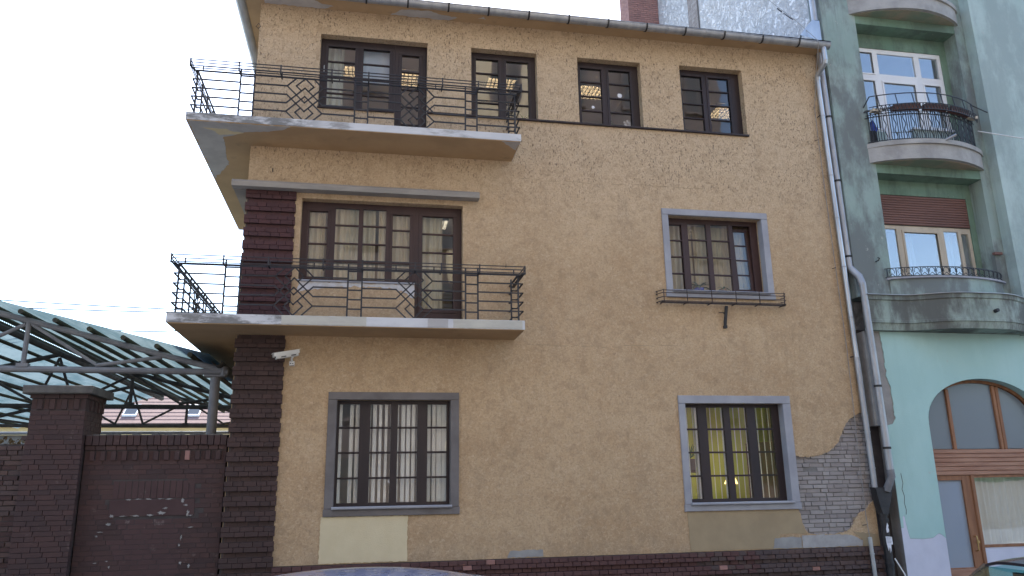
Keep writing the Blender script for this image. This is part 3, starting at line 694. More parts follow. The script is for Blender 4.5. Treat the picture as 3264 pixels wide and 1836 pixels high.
# ================================================================== BALCONY RAILINGS
def railing(zb, label, yend):
    t = thing('balcony_railing', label, 'railing', (-.2, -.76, zb), 'balcony railings of the stucco house')
    y = -.76; V = [.65, .49, .335, .178]; TOP = .805
    P3 = lambda u, v: (u, y, zb+v)
    for x in (-2.9, -2.215, -1.99, -.33, -.108, 1.575, 1.78, 2.462):
        MB().bar((x, y, zb-.02), (x, y, zb+TOP+(.09 if x not in (-2.9, 2.462) else 0)), .026).build('post', 'iron_black', t)
    MB().bar((-2.9, y, zb+TOP), (2.462, y, zb+TOP), .020).build('top_rail', 'iron_black', t)
    # front bars, each run its own bar
    for a, b, lat in ((-2.9, -2.215, 0), (-1.99, -1.165-.295, 1), (-1.165+.295, -.33, 1), (-.108, .733-.295, 1), (.733+.295, 1.575, 1), (1.78, 2.462, 0)):
        for v in V: MB().bar(P3(a, v), P3(b, v), .021).build('bar', 'iron_black', t)
    for a, b in ((-2.215, -1.99), (-.33, -.108), (1.575, 1.78)):
        for v in [TOP-.035]+[q-.034 for q in V]: MB().bar(P3(a, v), P3(b, v), .021).build('rung', 'iron_black', t)
    for c in (-1.165, .733):
        b = MB(); A = .295; w = .020
        def pl_(*pts): b.path([(c+u, y, zb+v) for u, v in pts], w)
        for s in (-1, 1):
            pl_((s*A, .65), (s*.142, TOP)); pl_((s*A, .178), (s*.142, .03), (s*.12, .0))
            pl_((s*A, .65), (0, .355)); pl_((s*A, .178), (0, .473)); pl_((s*A, .49), (0, .195)); pl_((s*A, .335), (0, .63))
            pl_((0, TOP), (s*.145, .66), (s*.06, .575)); pl_((0, .02), (s*.145, .17), (s*.0625, .2525))
        b.build('lattice', 'iron_black', t)
    # right return to the wall: bars step out round the corner post and back in
    for v in V: MB().path([(2.462, y, zb+v), (2.535, y, zb+v), (2.535, -.28, zb+v), (2.45, -.28, zb+v), (2.45, .004, zb+v)], .021).build('return_bar', 'iron_black', t)
    MB().path([(2.462, y, zb+TOP), (2.462, .003, zb+TOP)], .024).build('return_rail', 'iron_black', t)
    MB().bar((2.40, -.45, zb-.02), (2.40, -.45, zb+TOP), .024).build('post', 'iron_black', t)
    for v in V: MB().path([(-2.9, y, zb+v), (-2.965, y, zb+v), (-2.965, -.35, zb+v), (-2.90, -.35, zb+v), (-2.90, 0.1, zb+v)], .021).build('return_bar', 'iron_black', t)
    # long side above the yard
    X = -2.9; yy = .1
    MB().bar((X, y, zb+TOP), (X, yend-.1, zb+TOP), .026).build('top_rail', 'iron_black', t)
    for k, v in enumerate(V): MB().bar((X, yy, zb+v), (X, yend-.1, zb+v), .021).build('bar', 'iron_black', t)
    for q in (-.35, .1, 1.2, 1.42, 2.9, 3.12, yend-.1): MB().bar((X, q, zb-.02), (X, q, zb+TOP), .024).build('post', 'iron_black', t)
    for c in (.66, 2.15):
        b = MB()
        for s in (-1, 1):
            for pts in (((.295, .65), (0, .355)), ((.295, .178), (0, .473)), ((.295, .49), (0, .195)), ((.295, .335), (0, .63)), ((0, TOP), (.145, .66), (.06, .575)), ((0, .02), (.145, .17), (.0625, .2525))):
                b.path([(X-.002, c+s*u, zb+v) for u, v in pts], .018)
        b.build('lattice', 'iron_black', t)
    # flower trough along the top, open basket of flat bars
    O = -.985
    rim = lambda yq, v, x0, x1: MB().bar((x0, yq, zb+v), (x1, yq, zb+v), .0135).build('trough_bar', 'iron_black', t)
    for v in (.775, .83, .885): rim(O, v, -2.975, 2.538)
    for q in (-.915, -.84): rim(q, .772, -2.955, 2.52)
    rim(y, .895, -2.82, 2.39)
    for x in (-2.82, -1.55, -.87, -.6, .43, 1.05, 2.39): MB().bar((x, y, zb+TOP), (x, y, zb+.9), .018).build('trough_upright', 'iron_black', t)
    for x in (-2.975, -2.215, -1.55, -.72, -.108, .73, 1.15, 1.78, 2.538): MB().path([(x, O, zb+.89), (x, O, zb+.765), (x+(.07 if x < -2.9 else -.07 if x > 2.5 else 0), y, zb+.775)], .021).build('trough_bracket', 'iron_black', t)
    for xs, xo in ((2.462, 2.535), (-2.9, -2.975)):
        ye = .0 if xs > 0 else yend-.1
        for v in (.775, .83, .885): MB().bar((xo, O, zb+v), (xo, ye if xs < 0 else -.02, zb+v), .0135).build('trough_bar', 'iron_black', t)
        for q in (.33, .66): MB().bar((xo+(xs-xo)*q, O+.06, zb+.772), (xo+(xs-xo)*q, ye if xs < 0 else -.02, zb+.772), .0135).build('trough_bar', 'iron_black', t)
    return t
railing(8.165, 'black iron lattice railing on the top floor balcony slab', 4.7)
railing(4.825, 'black iron lattice railing on the first floor balcony slab', 4.7)

# ---- iron flower rack under the first floor right window
t = thing('window_flower_rack', 'low rusty iron flower rack below the plant window with tilted sash', 'flower rack', (6.45, -.1, 5.40))
X0, X1 = 5.20, 7.72
for z in (5.40, 5.475, 5.55, 5.60): MB().path([(X0+.03, .003, z), (X0-.02, -.06, z), (X0+.05, -.205, z), (X1-.05, -.205, z), (X1+.02, -.06, z), (X1-.03, .003, z)], .012).build('rail', 'iron_rusty', t)
for q in (-.16, -.11, -.06): MB().bar((X0+.04, q, 5.395), (X1-.04, q, 5.395), .010).build('floor_bar', 'iron_rusty', t)
for x in (5.27, 5.72, 6.2, 6.68, 7.15, 7.65): MB().path([(x, .003, 5.385), (x, -.205, 5.385), (x, -.205, 5.61)], .014).build('bracket', 'iron_rusty', t)
# ---- flag holder
t = thing('flag_holder', 'small dark iron flag holder bracket on the wall below the flower rack', 'bracket', (6.51, -.05, 4.97))
MB().bar((6.495, -.03, 4.97), (6.53, -.09, 5.36), .05, .03).build('socket', 'cast_iron', t)
MB().box(6.47, 6.53, -.06, .0, 4.95, 5.0).build('foot', 'cast_iron', t)
MB().bar((6.51, .0, 5.24), (6.52, -.08, 5.24), .018).build('stay', 'cast_iron', t); MB().bar((6.40, -.02, 5.25), (6.52, -.05, 5.24), .012).build('pin', 'cast_iron', t)
# ---- wall hooks
for x, z, lab in ((2.39, 5.98, 'small rusty hook in the wall beside the first floor balcony'), (-1.70, 7.55, 'small rusty hook under the top balcony above the brick pier')):
    tag(MB().tube([(x, .0, z), (x, -.05, z), (x, -.07, z+.02), (x, -.05, z+.045)], .006, 6).build('wall_hook', 'iron_rusty'), lab, 'hook')
t_ = MB().tube([(-2.11, .05, 10.35), (-2.16, -.02, 10.36), (-2.11, -.03, 10.42), (-2.07, -.03, 10.36), (-2.11, -.03, 10.33)], .006, 6).build('wall_eyelet', 'iron_rusty'); tag(t_, 'thin iron ring hook at the upper corner under the eave', 'hook')

# ---- security camera
t = thing('security_camera', 'white security camera on a wall bracket beside the dark brick pier', 'camera', (-1.20, -.1, 4.17))
d = Vector((-.93, -.30, -.22)).normalized(); c0 = Vector((-1.16, -.19, 4.335)); sdv = d.cross(Vector((0, 0, 1))).normalized(); upv = sdv.cross(d)
def orient(u, v, w): return c0+d*u+sdv*v+upv*w
def obox(b, u0, u1, v0, v1, w0, w1):
    n = len(b.v); b.v += [tuple(orient(u, v, w)) for w in (w0, w1) for v in (v0, v1) for u in (u0, u1)]
    b.f += [tuple(n+i for i in q) for q in ((0, 2, 3, 1), (4, 5, 7, 6), (0, 1, 5, 4), (2, 6, 7, 3), (0, 4, 6, 2), (1, 3, 7, 5))]; return b
bb = MB(); prof = [(-.045, -.035), (-.03, -.048), (.03, -.048), (.045, -.035), (.045, .03), (.03, .045), (-.03, .045), (-.045, .03)]
bb.prism(prof, lambda u, v, q: orient(-.06+q, u, v), .36); bb.build('housing', 'white_plastic', t)
obox(obox(obox(MB(), -.10, .345, -.06, .06, .048, .054), -.08, .33, -.062, -.056, -.01, .053), -.08, .33, .056, .062, -.01, .053).build('sun_shield', 'white_plastic', t)
MB().tube([orient(.301, 0, 0), orient(.304, 0, 0)], .034, 14).build('lens_window', 'car_trim', t)
obox(obox(MB(), -.02, .06, -.0475, -.0455, -.035, -.02), .14, .22, -.0475, -.0455, -.035, -.02).build('cable_slot', 'car_trim', t)
MB().tube([orient(.03, 0, -.05), (-1.195, -.16, 4.26), (-1.195, -.10, 4.215)], .018, 10).build('arm', 'white_plastic', t, True)
MB().cbox(-1.235, -1.155, -.11, -.0, 4.155, 4.225, .006).build('wall_plate', 'white_plastic', t)
MB().box(-1.222, -1.202, -.112, -.109, 4.175, 4.190).box(-1.188, -1.168, -.112, -.109, 4.175, 4.190).build('bolt', 'car_trim', t)

# ---- downpipes
t = thing('house_downpipe', 'narrow zinc downpipe of the stucco house with bent elbow under the gutter', 'downpipe', (9.06, -.1, 1.9))
MB().tube([(8.97, -.455, 10.78), (8.975, -.455, 10.46)], .055, 14).build('outlet', 'zinc', t, True)
MB().tube([(8.975, -.455, 10.48), (8.975, -.44, 10.42), (8.985, -.13, 10.30), (9.0, -.10, 10.22)], .054, 14).build('elbow', 'zinc', t, True)
MB().tube([(9.0, -.10, 10.24), (9.03, -.10, 7.5), (9.075, -.10, 4.4)], .047, 14).build('pipe', 'zinc', t, True)
MB().tube([(9.075, -.10, 4.42), (9.10, -.10, 2.05)], .052, 14).build('pipe', 'zinc_old', t, True)
for z in (9.4, 8.1, 7.2, 6.2, 5.2, 4.42, 3.35, 3.05, 2.4):
    x = 9.0+(10.24-z)/8.2*.10; r_ = .052 if z > 4.4 else .057; MB().tube([(x, -.10, z-.012), (x, -.10, z+.012)], r_+.002, 14).build('collar', 'zinc_old', t, True)
for z in (9.42, 4.45, 3.07): 
    x = 9.0+(10.24-z)/8.2*.10; MB().bar((x-.06, -.10, z), (x-.06, .004, z), .014).build('clamp', 'cast_iron', t)
t = thing('green_house_downpipe', 'wide grey downpipe running down the corner of the green building', 'downpipe', (9.2, -.08, 2.0))
MB().tube([(9.10, -.07, 15.0), (9.135, -.07, 11.0), (9.19, -.07, 6.35)], .063, 14).build('pipe', 'zinc_old', t, True)
MB().tube([(9.19, -.07, 6.40), (9.195, -.07, 6.2), (9.27, -.22, 5.98), (9.272, -.28, 5.8)], .068, 14).build('offset_bend', 'zinc_old', t, True)
MB().tube([(9.272, -.28, 5.84), (9.30, -.28, 4.2), (9.335, -.27, 2.35)], .064, 14).build('pipe', 'zinc_old', t, True)
MB().tube([(9.335, -.27, 2.37), (9.345, -.27, 2.25), (9.28, -.17, 2.0)], .068, 14).build('elbow', 'steel_paint', t, True)
for z, x, yy in ((11.6, 9.13, -.07), (9.4, 9.155, -.07), (8.0, 9.172, -.07), (6.42, 9.19, -.07), (3.87, 9.306, -.28), (2.75, 9.327, -.275)):
    MB().tube([(x, yy, z-.02), (x, yy, z+.02)], .072, 14).bar((x, yy, z), (x+.09, yy+.06, z), .018).build('clamp', 'cast_iron', t)
t = thing('rainwater_hopper', 'black cast iron drain stack with a hopper head where both downpipes end', 'drain', (9.2, -.1, .13))
MB().prism([(9.045, 2.06), (9.245, 2.06), (9.36, 2.02), (9.36, 1.96), (9.27, 1.70), (9.25, 1.60), (9.13, 1.60), (9.10, 1.72)], lambda u, v, q: (u, -.20+q, v), .17).build('hopper', 'cast_iron', t)
MB().tube([(9.185, -.115, 1.62), (9.195, -.115, .13)], .066, 14).build('pipe', 'cast_iron', t, True)
for z in (1.60, 1.50, .75): MB().tube([(9.19, -.115, z-.03), (9.19, -.115, z+.02)], .080, 14).build('collar', 'cast_iron', t, True)
for lab, poly, z in (('torn white scrap of paper stuck on the black drain stack', [(0, 0), (.04, .01), (.05, .05), (.035, .09), (.05, .12), (.03, .17), (.01, .12), (-.005, .06)], 1.28), ('small white printed notice with torn tear-off strips on the drain stack', [(-.03, .02), (-.01, -.10), (.005, -.02), (.02, -.13), (.03, -.03), (.045, -.12), (.055, .01), (.09, .01), (.085, .14), (-.035, .15)], 1.07)):
    o = MB().prism(poly, lambda u, v, q: (9.165+u*1.0, -.186+q, z+v), .003).build('paper_notice', 'paper'); tag(o, lab, 'paper')
    if z < 1.2:
        b = MB()
        for k in range(5): b.box(9.145, 9.235-.01*(k % 3), -.1885, -.1865, z+.128-k*.022, z+.134-k*.022)
        b.build('printed_line', 'print_grey', o)
# ---- conduit and lightning wire
t = thing('steel_conduit', 'pale steel protective conduit over the wire at the foot of the stucco wall', 'conduit', (8.87, -.12, .13))
MB().tube([(8.865, -.115, 1.21), (8.875, -.125, .13)], .034, 12).build('tube', 'galvanised', t, True)
for z in (.93, .45): MB().tube([(8.868, -.118, z-.012), (8.868, -.118, z+.012)], .042, 12).bar((8.868, -.118, z), (8.868, -.02, z), .014).build('clamp', 'galvanised', t)
t = thing('lightning_wire', 'thin grey lightning conductor wire running down the right end of the stucco wall', 'wire', (8.9, -.05, 1.2))
pts = [(8.10, 1.0, 13.6), (8.32, .6, 12.7), (8.62, -.15, 11.55), (8.80, -.47, 10.96), (8.815, -.555, 10.82), (8.86, -.25, 10.2), (8.885, -.045, 9.6), (8.88, -.045, 8.9), (8.89, -.04, 7.9), (8.91, -.04, 6.2), (8.93, -.045, 4.6), (8.90, -.05, 3.0), (8.885, -.05, 1.6), (8.865, -.11, 1.2)]
MB().tube(pts, .006, 6).build('wire', 'cable_grey', t, True)
for x, z in ((8.882, 8.9), (8.915, 6.2), (8.893, 1.70), (8.885, 1.42)): MB().bar((x-.06, 0, z-.012), (x, -.048, z), .010).build('clip', 'cast_iron', t)
MB().tube([(8.46, .2, 12.05), (8.50, .12, 11.92)], .016, 6).build('turnbuckle', 'cast_iron', t); MB().tube([(8.52, .08, 11.86), (8.585, -.07, 11.64), (8.60, -.10, 11.60)], [.010, .014, .008], 6).build('turnbuckle', 'cast_iron', t)
tag(MB().tube([(9.30, -.50, .13), (9.24, -.42, .60), (9.17, -.30, .86)], .011, 8).build('white_rod', 'white_plastic'), 'thin white rod leaning in the corner by the black drain stack', 'rod')

# ================================================================== GREEN BUILDING
gr = thing('green_building', 'tall weathered green apartment building with curved balconies and arched shopfront', 'building', (12, 4, 0))
GX0, GB0, GB1, GR, GX1, GTOP = 9.235, 10.03, 12.45, 12.68, 19.0, 22.0
YF, YB, YR = -.15, .20, -.40          # bay front, recess back wall, right wall front
# side (party) wall facing the stucco house and the body behind
MB().box(GX0+.02, GX0+.4, .26, 9.5, .0, GTOP).build('party_wall', 'firewall_render', gr)
MB().box(GX0+.021, GX1, 9.1, 9.6, 0, GTOP).build('rear_wall', 'bare_render', gr)
MB().box(GX0, GB0, YF, .255, 5.6, GTOP).build('pilaster', 'green_wall', gr)
MB().box(GB1, GR+.05, YF, .30, 4.9, GTOP).build('pilaster', 'green_wall', gr)
MB().box(GR, GX1, YR, .30, 4.9, GTOP).build('front_wall', 'green_pale', gr)
# recess: floors / spandrels between windows. each storey: (floor slab bottom, lintel, window z0, z1)
for z in (8.41-3.42, 8.41, 11.83, 15.25):
    if z > 8: MB().box(GB0+.001, GB1-.001, YF+.002, .30, z-.20, z+.45).build('storey_beam', 'green_shaded', gr)
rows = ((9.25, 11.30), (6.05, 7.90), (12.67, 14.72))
MB().box(GB0+.002, GB1-.002, YB, YB+.12, 11.30, 11.82).build('spandrel', 'green_shaded', gr); MB().box(GB0+.002, GB1-.002, YB, YB+.12, 7.90, 8.40).build('spandrel', 'green_shaded', gr)
MB().box(GB0+.002, GB1-.002, YB, YB+.12, 14.72, 15.2).build('spandrel', 'green_shaded', gr)
MB().box(12.32, GB1-.002, YB, YB+.12, 5.6, 7.9).box(12.30, GB1-.002, YB+.001, YB+.121, 8.86, 11.3).build('spandrel', 'green_shaded', gr)
MB().box(GB0+.002, 10.14, YB, YB+.12, 5.6, 7.9).box(GB0+.002, 10.14, YB, YB+.12, 8.86, 11.3).build('spandrel', 'green_shaded', gr)
for q in ((10.14, 10.66, 9.32), (11.35, 12.30, 9.42)): MB().box(q[0], q[1], YB+.001, YB+.12, 8.86, q[2]).build('window_apron', 'green_pale', gr)
MB().box(11.33, 12.32, YB-.05, YB+.1, 9.42, 9.46).build('window_sill', 'pvc_white', gr)
MB().box(GB0+.002, GB1-.002, YB, YB+.12, 5.3, 6.02).build('window_apron', 'green_wall', gr)
MB().box(GB0+.002, GB1-.002, YB, YB+.12, 12.2, 14.7).build('spandrel', 'green_shaded', gr)
# green rooms kept dark
MB().box(GX0+.41, GX1-.01, 4.0, 4.1, .3, GTOP-.2).build('inner_wall', 'room_grey', gr)
for z in (4.6, 8.45, 11.9, 15.3): MB().box(GX0+.41, GX1-.02, .33, 3.98, z, z+.2).build('floor_slab', 'room_grey', gr)
# white six-light window on the upper floor
yq = YB+.02
window([(10.21, 10.60, 10.70, 11.20, 1, .03), (10.73, 11.63, 10.70, 11.20, 1, .0), (11.76, 12.22, 10.70, 11.20, 1, .0)], 10.14, 12.30, 10.62, 11.30, yq, 'pvc_white', 'glass_new', .08, gr, 'upper_lights')
window([(10.23, 10.58, 9.40, 10.52, 1, .04), (10.80, 11.56, 8.98, 10.50, 1, .045), (11.80, 12.19, 9.52, 10.52, 1, .04)], 10.14, 12.30, 8.87, 10.62, yq+.001, 'pvc_white', 'glass_new', .08, gr, 'balcony_window')
# window with half-lowered shutter
sh = MB().box(10.14, 12.32, YB+.015, YB+.06, 7.24, 7.90).build('roller_shutter', 'joint_dark', gr)
for k in range(12):
    z = 7.255+k*.053; MB().cbox(10.145, 12.315, YB-.004, YB+.018, z, z+.047, .010).build('slat', 'shutter_brown', sh)
window([(10.20, 10.58, 6.12, 7.16, 1, .0), (10.75, 11.52, 6.12, 7.10, 1, .05), (11.68, 12.02, 6.12, 7.16, 1, .0), (12.09, 12.26, 6.12, 7.12, 1, .0)], 10.14, 12.32, 6.03, 7.24, YB+.03, 'old_cream_wood', 'glass_new', .08, gr, 'window')

# curved plan shared by balconies, parapet and band
def arc(u, x0, x1, depth, y0=YF):
    x = x0+(x1-x0)*u; return x, y0-depth*(math.sin(math.pi*u))**.75
def curved(name, x0, x1, prof, depth, mat, n=40, y0=YF, parent=gr, smooth=True, back=0.):
    """prof: closed list of (outward offset, z)"""
    b = MB(); k = len(prof)
    for i in range(n+1):
        u = i/n; x, y = arc(u, x0, x1, depth, y0); x2, y2 = arc(min(1, u+.004), x0, x1, depth, y0); x1_, y1_ = arc(max(0, u-.004), x0, x1, depth, y0)
        tx, ty = x2-x1_, y2-y1_; L = math.hypot(tx, ty); nx, ny = ty/L, -tx/L
        for off, z in prof: b.v.append((x+nx*off*abs(ny)*.6, (y+ny*off) if off > -5 else y0+.02, z))
    for i in range(n):
        for j in range(k):
            j2 = (j+1) % k; b.f.append((i*k+j, (i+1)*k+j, (i+1)*k+j2, i*k+j2))
    b.f.append(tuple(range(k))); b.f.append(tuple(range((n+1)*k-1, n*k-1, -1)))
    return b.build(name, mat, parent, smooth)
for z in (8.41, 11.83, 15.25):
    pl = lambda a, b, d: [arc(i/40, a, b, d) for i in range(41)]+[(b, YF+.02), (a, YF+.02)]
    sl = MB().prism(pl(9.90, 12.56, .43), lambda u, v, q: (u, v, z+q), .31).build('balcony_slab', 'balcony_concrete', gr, True)
    MB().prism(pl(9.89, 12.60, .475), lambda u, v, q: (u, v, z+.312+q), .095).build('slab_lip', 'balcony_concrete', sl, True)
    MB().prism(pl(9.97, 12.48, .35), lambda u, v, q: (u, v, z-.014+q), .011).build('slab_underside', 'balcony_under', sl, True)
# railing of the upper balcony
rl = thing('curved_railing', 'black wrought iron railing of the curved green balcony with hearts and wavy bars', 'railing', (11.2, -.55, 8.82))
RD, RX0, RX1, RZ = .40, 9.93, 12.46, 8.83
def rp_(u, off=0., z=0.):
    x, y = arc(u, RX0, RX1, RD); return (x, y-off, z)
for z, off, w, nm in ((RZ+.02, 0, .016, 'bottom_rail'), (RZ+.56, 0, .016, 'middle_rail'), (RZ+.70, 0, .02, 'upper_rail')):
    MB().path([rp_(i/40, off, z) for i in range(41)], w, w).build(nm, 'iron_black', rl)
MB().path([(9.93, -.14, RZ+.80)]+[rp_(.02+.96*i/40, .10, RZ+.98) for i in range(41)]+[(12.66, -.39, RZ+.80)], .016).build('handrail', 'iron_black', rl)
for i in range(8): u = .07+i*.124; MB().bar(rp_(u, .10, RZ+.98), rp_(u, .14, RZ+.72), .014).build('handrail_post', 'iron_black', rl)
NB = 14
for i in range(NB*4+1):
    u = .015+.97*i/(NB*4)
    if i % 4 == 2: MB().path([(lambda q: (q[0]+.022*math.sin(k*math.pi/4), q[1], RZ+.02+k*.54/16))(rp_(u)) for k in range(17)], .012).build('wavy_bar', 'iron_black', rl)
    else: MB().bar(rp_(u, 0, RZ+.02), rp_(u, 0, RZ+.70), .012).build('baluster', 'iron_black', rl)
for i in range(NB):
    u = .015+.97*(i+.5)/NB; q = rp_(u); b = MB()
    for s in (-1, 1): b.path([(q[0], q[1]-.004, RZ+.57), (q[0]+s*.045, q[1]-.004, RZ+.61), (q[0]+s*.06, q[1]-.004, RZ+.66), (q[0]+s*.035, q[1]-.004, RZ+.69), (q[0], q[1]-.004, RZ+.665)], .009)
    b.build('heart', 'iron_black', rl)
# pierced trough carried outside the railing
for z, off in ((RZ+.72, .02), (RZ+.72, .17), (RZ+.60, .04), (RZ+.60, .15)): MB().path([rp_(i/36, off, z) for i in range(37)], .012).build('trough_rail', 'iron_black', rl)
for i in range(36):
    u = .02+.96*i/35; u2 = u+.013
    MB().bar(rp_(u, .17, RZ+.72), rp_(min(.995, u2), .15, RZ+.60), .010).bar(rp_(min(.995, u2), .15, RZ+.60), rp_(min(.998, u2+.013), .17, RZ+.72), .010).build('trough_zigzag', 'iron_black', rl)
for k, (ua, ub) in enumerate(((.16, .36), (.40, .60), (.64, .86))):
    b = MB(); n = 10
    for i in range(n+1):
        u = ua+(ub-ua)*i/n; b.v += [rp_(u, .045, RZ+.61), rp_(u, .145, RZ+.61), rp_(u, .158, RZ+.715), rp_(u, .03, RZ+.715)]
    for i in range(n):
        for j in range(4): b.f.append((i*4+j, (i+1)*4+j, (i+1)*4+(j+1) % 4, i*4+(j+1) % 4))
    b.f += [(0, 1, 2, 3), (n*4+3, n*4+2, n*4+1, n*4)]
    tag(b.build('flower_box', 'planter_brown'), ('brown flower box by the pale cardboard near the pilaster in the balcony trough', 'brown flower box in the middle of the curved balcony trough', 'brown flower box at the white pole end of the balcony trough')[k], 'flower box', 'flower boxes on the green balcony')
for u, lab in ((.05, 'pale folded cardboard wedged in the trough beside the green pilaster'), (.93, 'pale folded cardboard wedged in the trough at the white rod end')):
    q = rp_(u); tag(MB().box(q[0]-.10, q[0]+.10, q[1]-.14, q[1]-.03, RZ+.625, RZ+.66).box(q[0]-.08, q[0]+.11, q[1]-.13, q[1]-.02, RZ+.663, RZ+.69).build('cardboard', 'old_cream_wood'), lab, 'cardboard')
b = MB().prism([(0, 0), (.05, -.03), (.10, .04), (.14, .16), (.10, .27), (.06, .36), (.02, .30)], lambda u, v, q: (10.02+u*1.0, -.16+q-.25*u, 9.0+v), .06); tag(b.build('blue_cloth', 'blue_plastic', None, True), 'crumpled blue plastic hanging behind the curved iron railing', 'plastic sheet')
b = MB().cbox(10.0, 10.14, -.20, -.10, 8.83, 9.12, .02); tag(b.build('black_crate', 'car_trim'), 'black plastic crate standing behind the curved iron railing by the pilaster', 'crate')
t = thing('white_rod_pole', 'thin white pole with blue tip sticking out from the green balcony', 'pole', (12.4, -.5, 9.1))
MB().tube([(12.32, -.42, 9.16), (12.72, -1.35, 8.54)], .012, 8).build('pole', 'white_plastic', t); MB().tube([(12.70, -1.31, 8.57), (12.74, -1.40, 8.51)], .015, 8).build('tip', 'blue_plastic', t)
tag(MB().tube([(11.33, -.60, 8.80), (11.47, -.76, 8.86)], .028, 10).build('spout_pipe', 'zinc_old'), 'short grey spout pipe poking through the lip of the curved balcony', 'pipe')
# parapet and little railing below the shuttered window
pp = curved('parapet', 9.95, 12.50, [(-9, 5.58), (0, 5.58), (0, 5.95), (-9, 5.95)], .33, 'green_wall', y0=YF-.02)
curved('parapet_cap', 9.90, 12.55, [(-9, 5.951), (.035, 5.951), (.035, 5.985), (-9, 5.985)], .33, 'surround_grey', y0=YF-.02, parent=pp)
rl2 = thing('low_curved_railing', 'low black iron scroll railing below the half shuttered window', 'railing', (11.2, -.4, 5.99))
q2 = lambda u, z: (lambda a: (a[0], a[1], z))(arc(u, 9.88, 12.48, .33, YF-.02))
for z in (6.00, 6.17): MB().path([q2(i/36, z) for i in range(37)], .014).build('rail', 'iron_black', rl2)
for i in range(19): MB().bar(q2(.01+i*.98/18, 6.0), q2(.01+i*.98/18, 6.17), .012).build('upright', 'iron_black', rl2)
for i in range(18):
    c = q2(.01+(i+.5)*.98/18, 6.085); b = MB(); b.path([(c[0]+.058*math.cos(a*math.pi/6), c[1], 6.10+.058*math.sin(a*math.pi/6)) for a in range(-1, 8)], .009); b.path([(c[0]-.06, c[1], 6.01), (c[0], c[1], 6.06), (c[0]+.06, c[1], 6.01)], .009); b.build('scroll', 'iron_black', rl2)
tag(MB().tube([(9.72, -.155, 6.32), (9.72, -.23, 6.32), (9.74, -.25, 6.36), (9.70, -.25, 6.37)], .012, 8).build('wall_hook', 'cast_iron'), 'small iron hook on the green pilaster by the downpipes', 'hook')
tag(MB().box(12.40, 12.58, -.155-.06, -.148, 6.56, 6.61).build('wall_bracket', 'shutter_brown'), 'short brown wooden block on the green pilaster beside the shuttered window', 'block')
# cornice band that swells out under the bay
def band_y(x):
    u = max(0, min(1, (x-10.05)/(12.95-10.05))); s_ = math.sin(math.pi*u); return -.33-.36*s_*s_*(3-2*s_) if 0 < u < 1 else -.33
def band(name, prof, mat, parent, x0=9.31, x1=GX1, n=120):
    b = MB(); k = len(prof)
    for i in range(n+1):
        x = x0+(x1-x0)*(i/n)**1.6
        for off, z in prof: b.v.append((x, band_y(x)-off if off > -5 else -.13, z))
    for i in range(n):
        for j in range(k): j2 = (j+1) % k; b.f.append((i*k+j, (i+1)*k+j, (i+1)*k+j2, i*k+j2))
    b.f.append(tuple(range(k))); b.f.append(tuple(range((n+1)*k-1, n*k-1, -1))); return b.build(name, mat, parent, True)
bd = band('cornice_band', [(-9, 4.93), (-.05, 4.93), (-.02, 5.06), (.0, 5.065), (.0, 5.115), (-.012, 5.12), (-.012, 5.50), (.012, 5.515), (.012, 5.60), (-9, 5.60)], 'band_green', gr)
band('cornice_flashing', [(-9, 5.62), (-.10, 5.635), (.045, 5.612), (.045, 5.602), (-9, 5.602)], 'zinc_old', bd, 9.29)
tag(MB().tube([(11.72, -.64, 5.26), (11.72, -.76, 5.27)], .035, 10).build('drain_spout', 'cast_iron'), 'short dark drain spout poking out of the green cornice band', 'spout')
# ground floor: rough wall, mint coat with a torn left edge, arched opening
AX, AW, AS, AH = 11.63, 1.275, 3.20, .845
arch = [(AX-AW, .14)]+[(AX-AW*math.cos(math.pi*k/28), AS+AH*math.sin(math.pi*k/28)**.92) for k in range(29)]+[(AX+AW, .14)]
wall = [(9.49, .10), (9.49, 3.16), (9.25, 3.16), (9.25, 4.93), (GX1, 4.93), (GX1, .10), (AX+AW, .10)]+list(reversed(arch))+[(AX-AW, .10)]
MB().prism(wall, lambda u, v, q: (u, YF+q, v), .40).build('ground_floor_wall', 'bare_render', gr)
edge = [(9.575, 4.925), (9.60, 4.70), (9.605, 4.47), (9.60, 4.30), (9.615, 4.16), (9.60, 4.08), (9.66, 3.885), (9.655, 3.75), (9.675, 3.55), (9.66, 3.40), (9.67, 3.28), (9.60, 3.19), (9.485, 3.16)]
ed = []
for (a, b0), (c0, d0) in zip(edge, edge[1:]):
    for k in range(4): ed.append((a+(c0-a)*k/4+random.uniform(-.012, .012), b0+(d0-b0)*k/4))
ed.append(edge[-1])
wtop = [(9.485, 1.36), (9.53, 1.35), (9.54, 1.55), (9.575, 1.56), (9.60, 1.34), (9.63, 1.17), (9.9, 1.155), (10.1, 1.17), (10.22, 1.24), (10.28, 1.22), (10.36, 1.15), (AX-AW+.001, 1.15)]
lft = [p for p in arch if p[1] >= 1.15 or p[0] > AX]
mint = ed+wtop[:-1]+[(AX-AW, 1.15)]+arch[1:]+[(AX+AW, .12), (GX1, .12), (GX1, 4.925)]
MB().prism(mint, lambda u, v, q: (u, YF-.012+q, v), .0115).build('mint_coat', 'mint_wall', gr)
MB().prism([(9.485, .12)]+[(x, z-.004) for x, z in wtop]+[(AX-AW, .12)], lambda u, v, q: (u, YF-.009+q, v), .0085).build('white_dado', 'white_base', gr)
b = MB()                                                                # soffit of the arch, same mint coat
for k in range(len(arch)-1):
    (a, b0), (c0, d0) = arch[k], arch[k+1]; nx, nz = (AX-(a+c0)/2)*.004, (2.6-(b0+d0)/2)*.003
    if b0 < 3.1: continue
    b.quad((a+nx, YF-.011, b0+nz), (c0+nx, YF-.011, d0+nz), (c0+nx, .24, d0+nz), (a+nx, .24, b0+nz))
b.build('arch_soffit', 'mint_wall', gr)
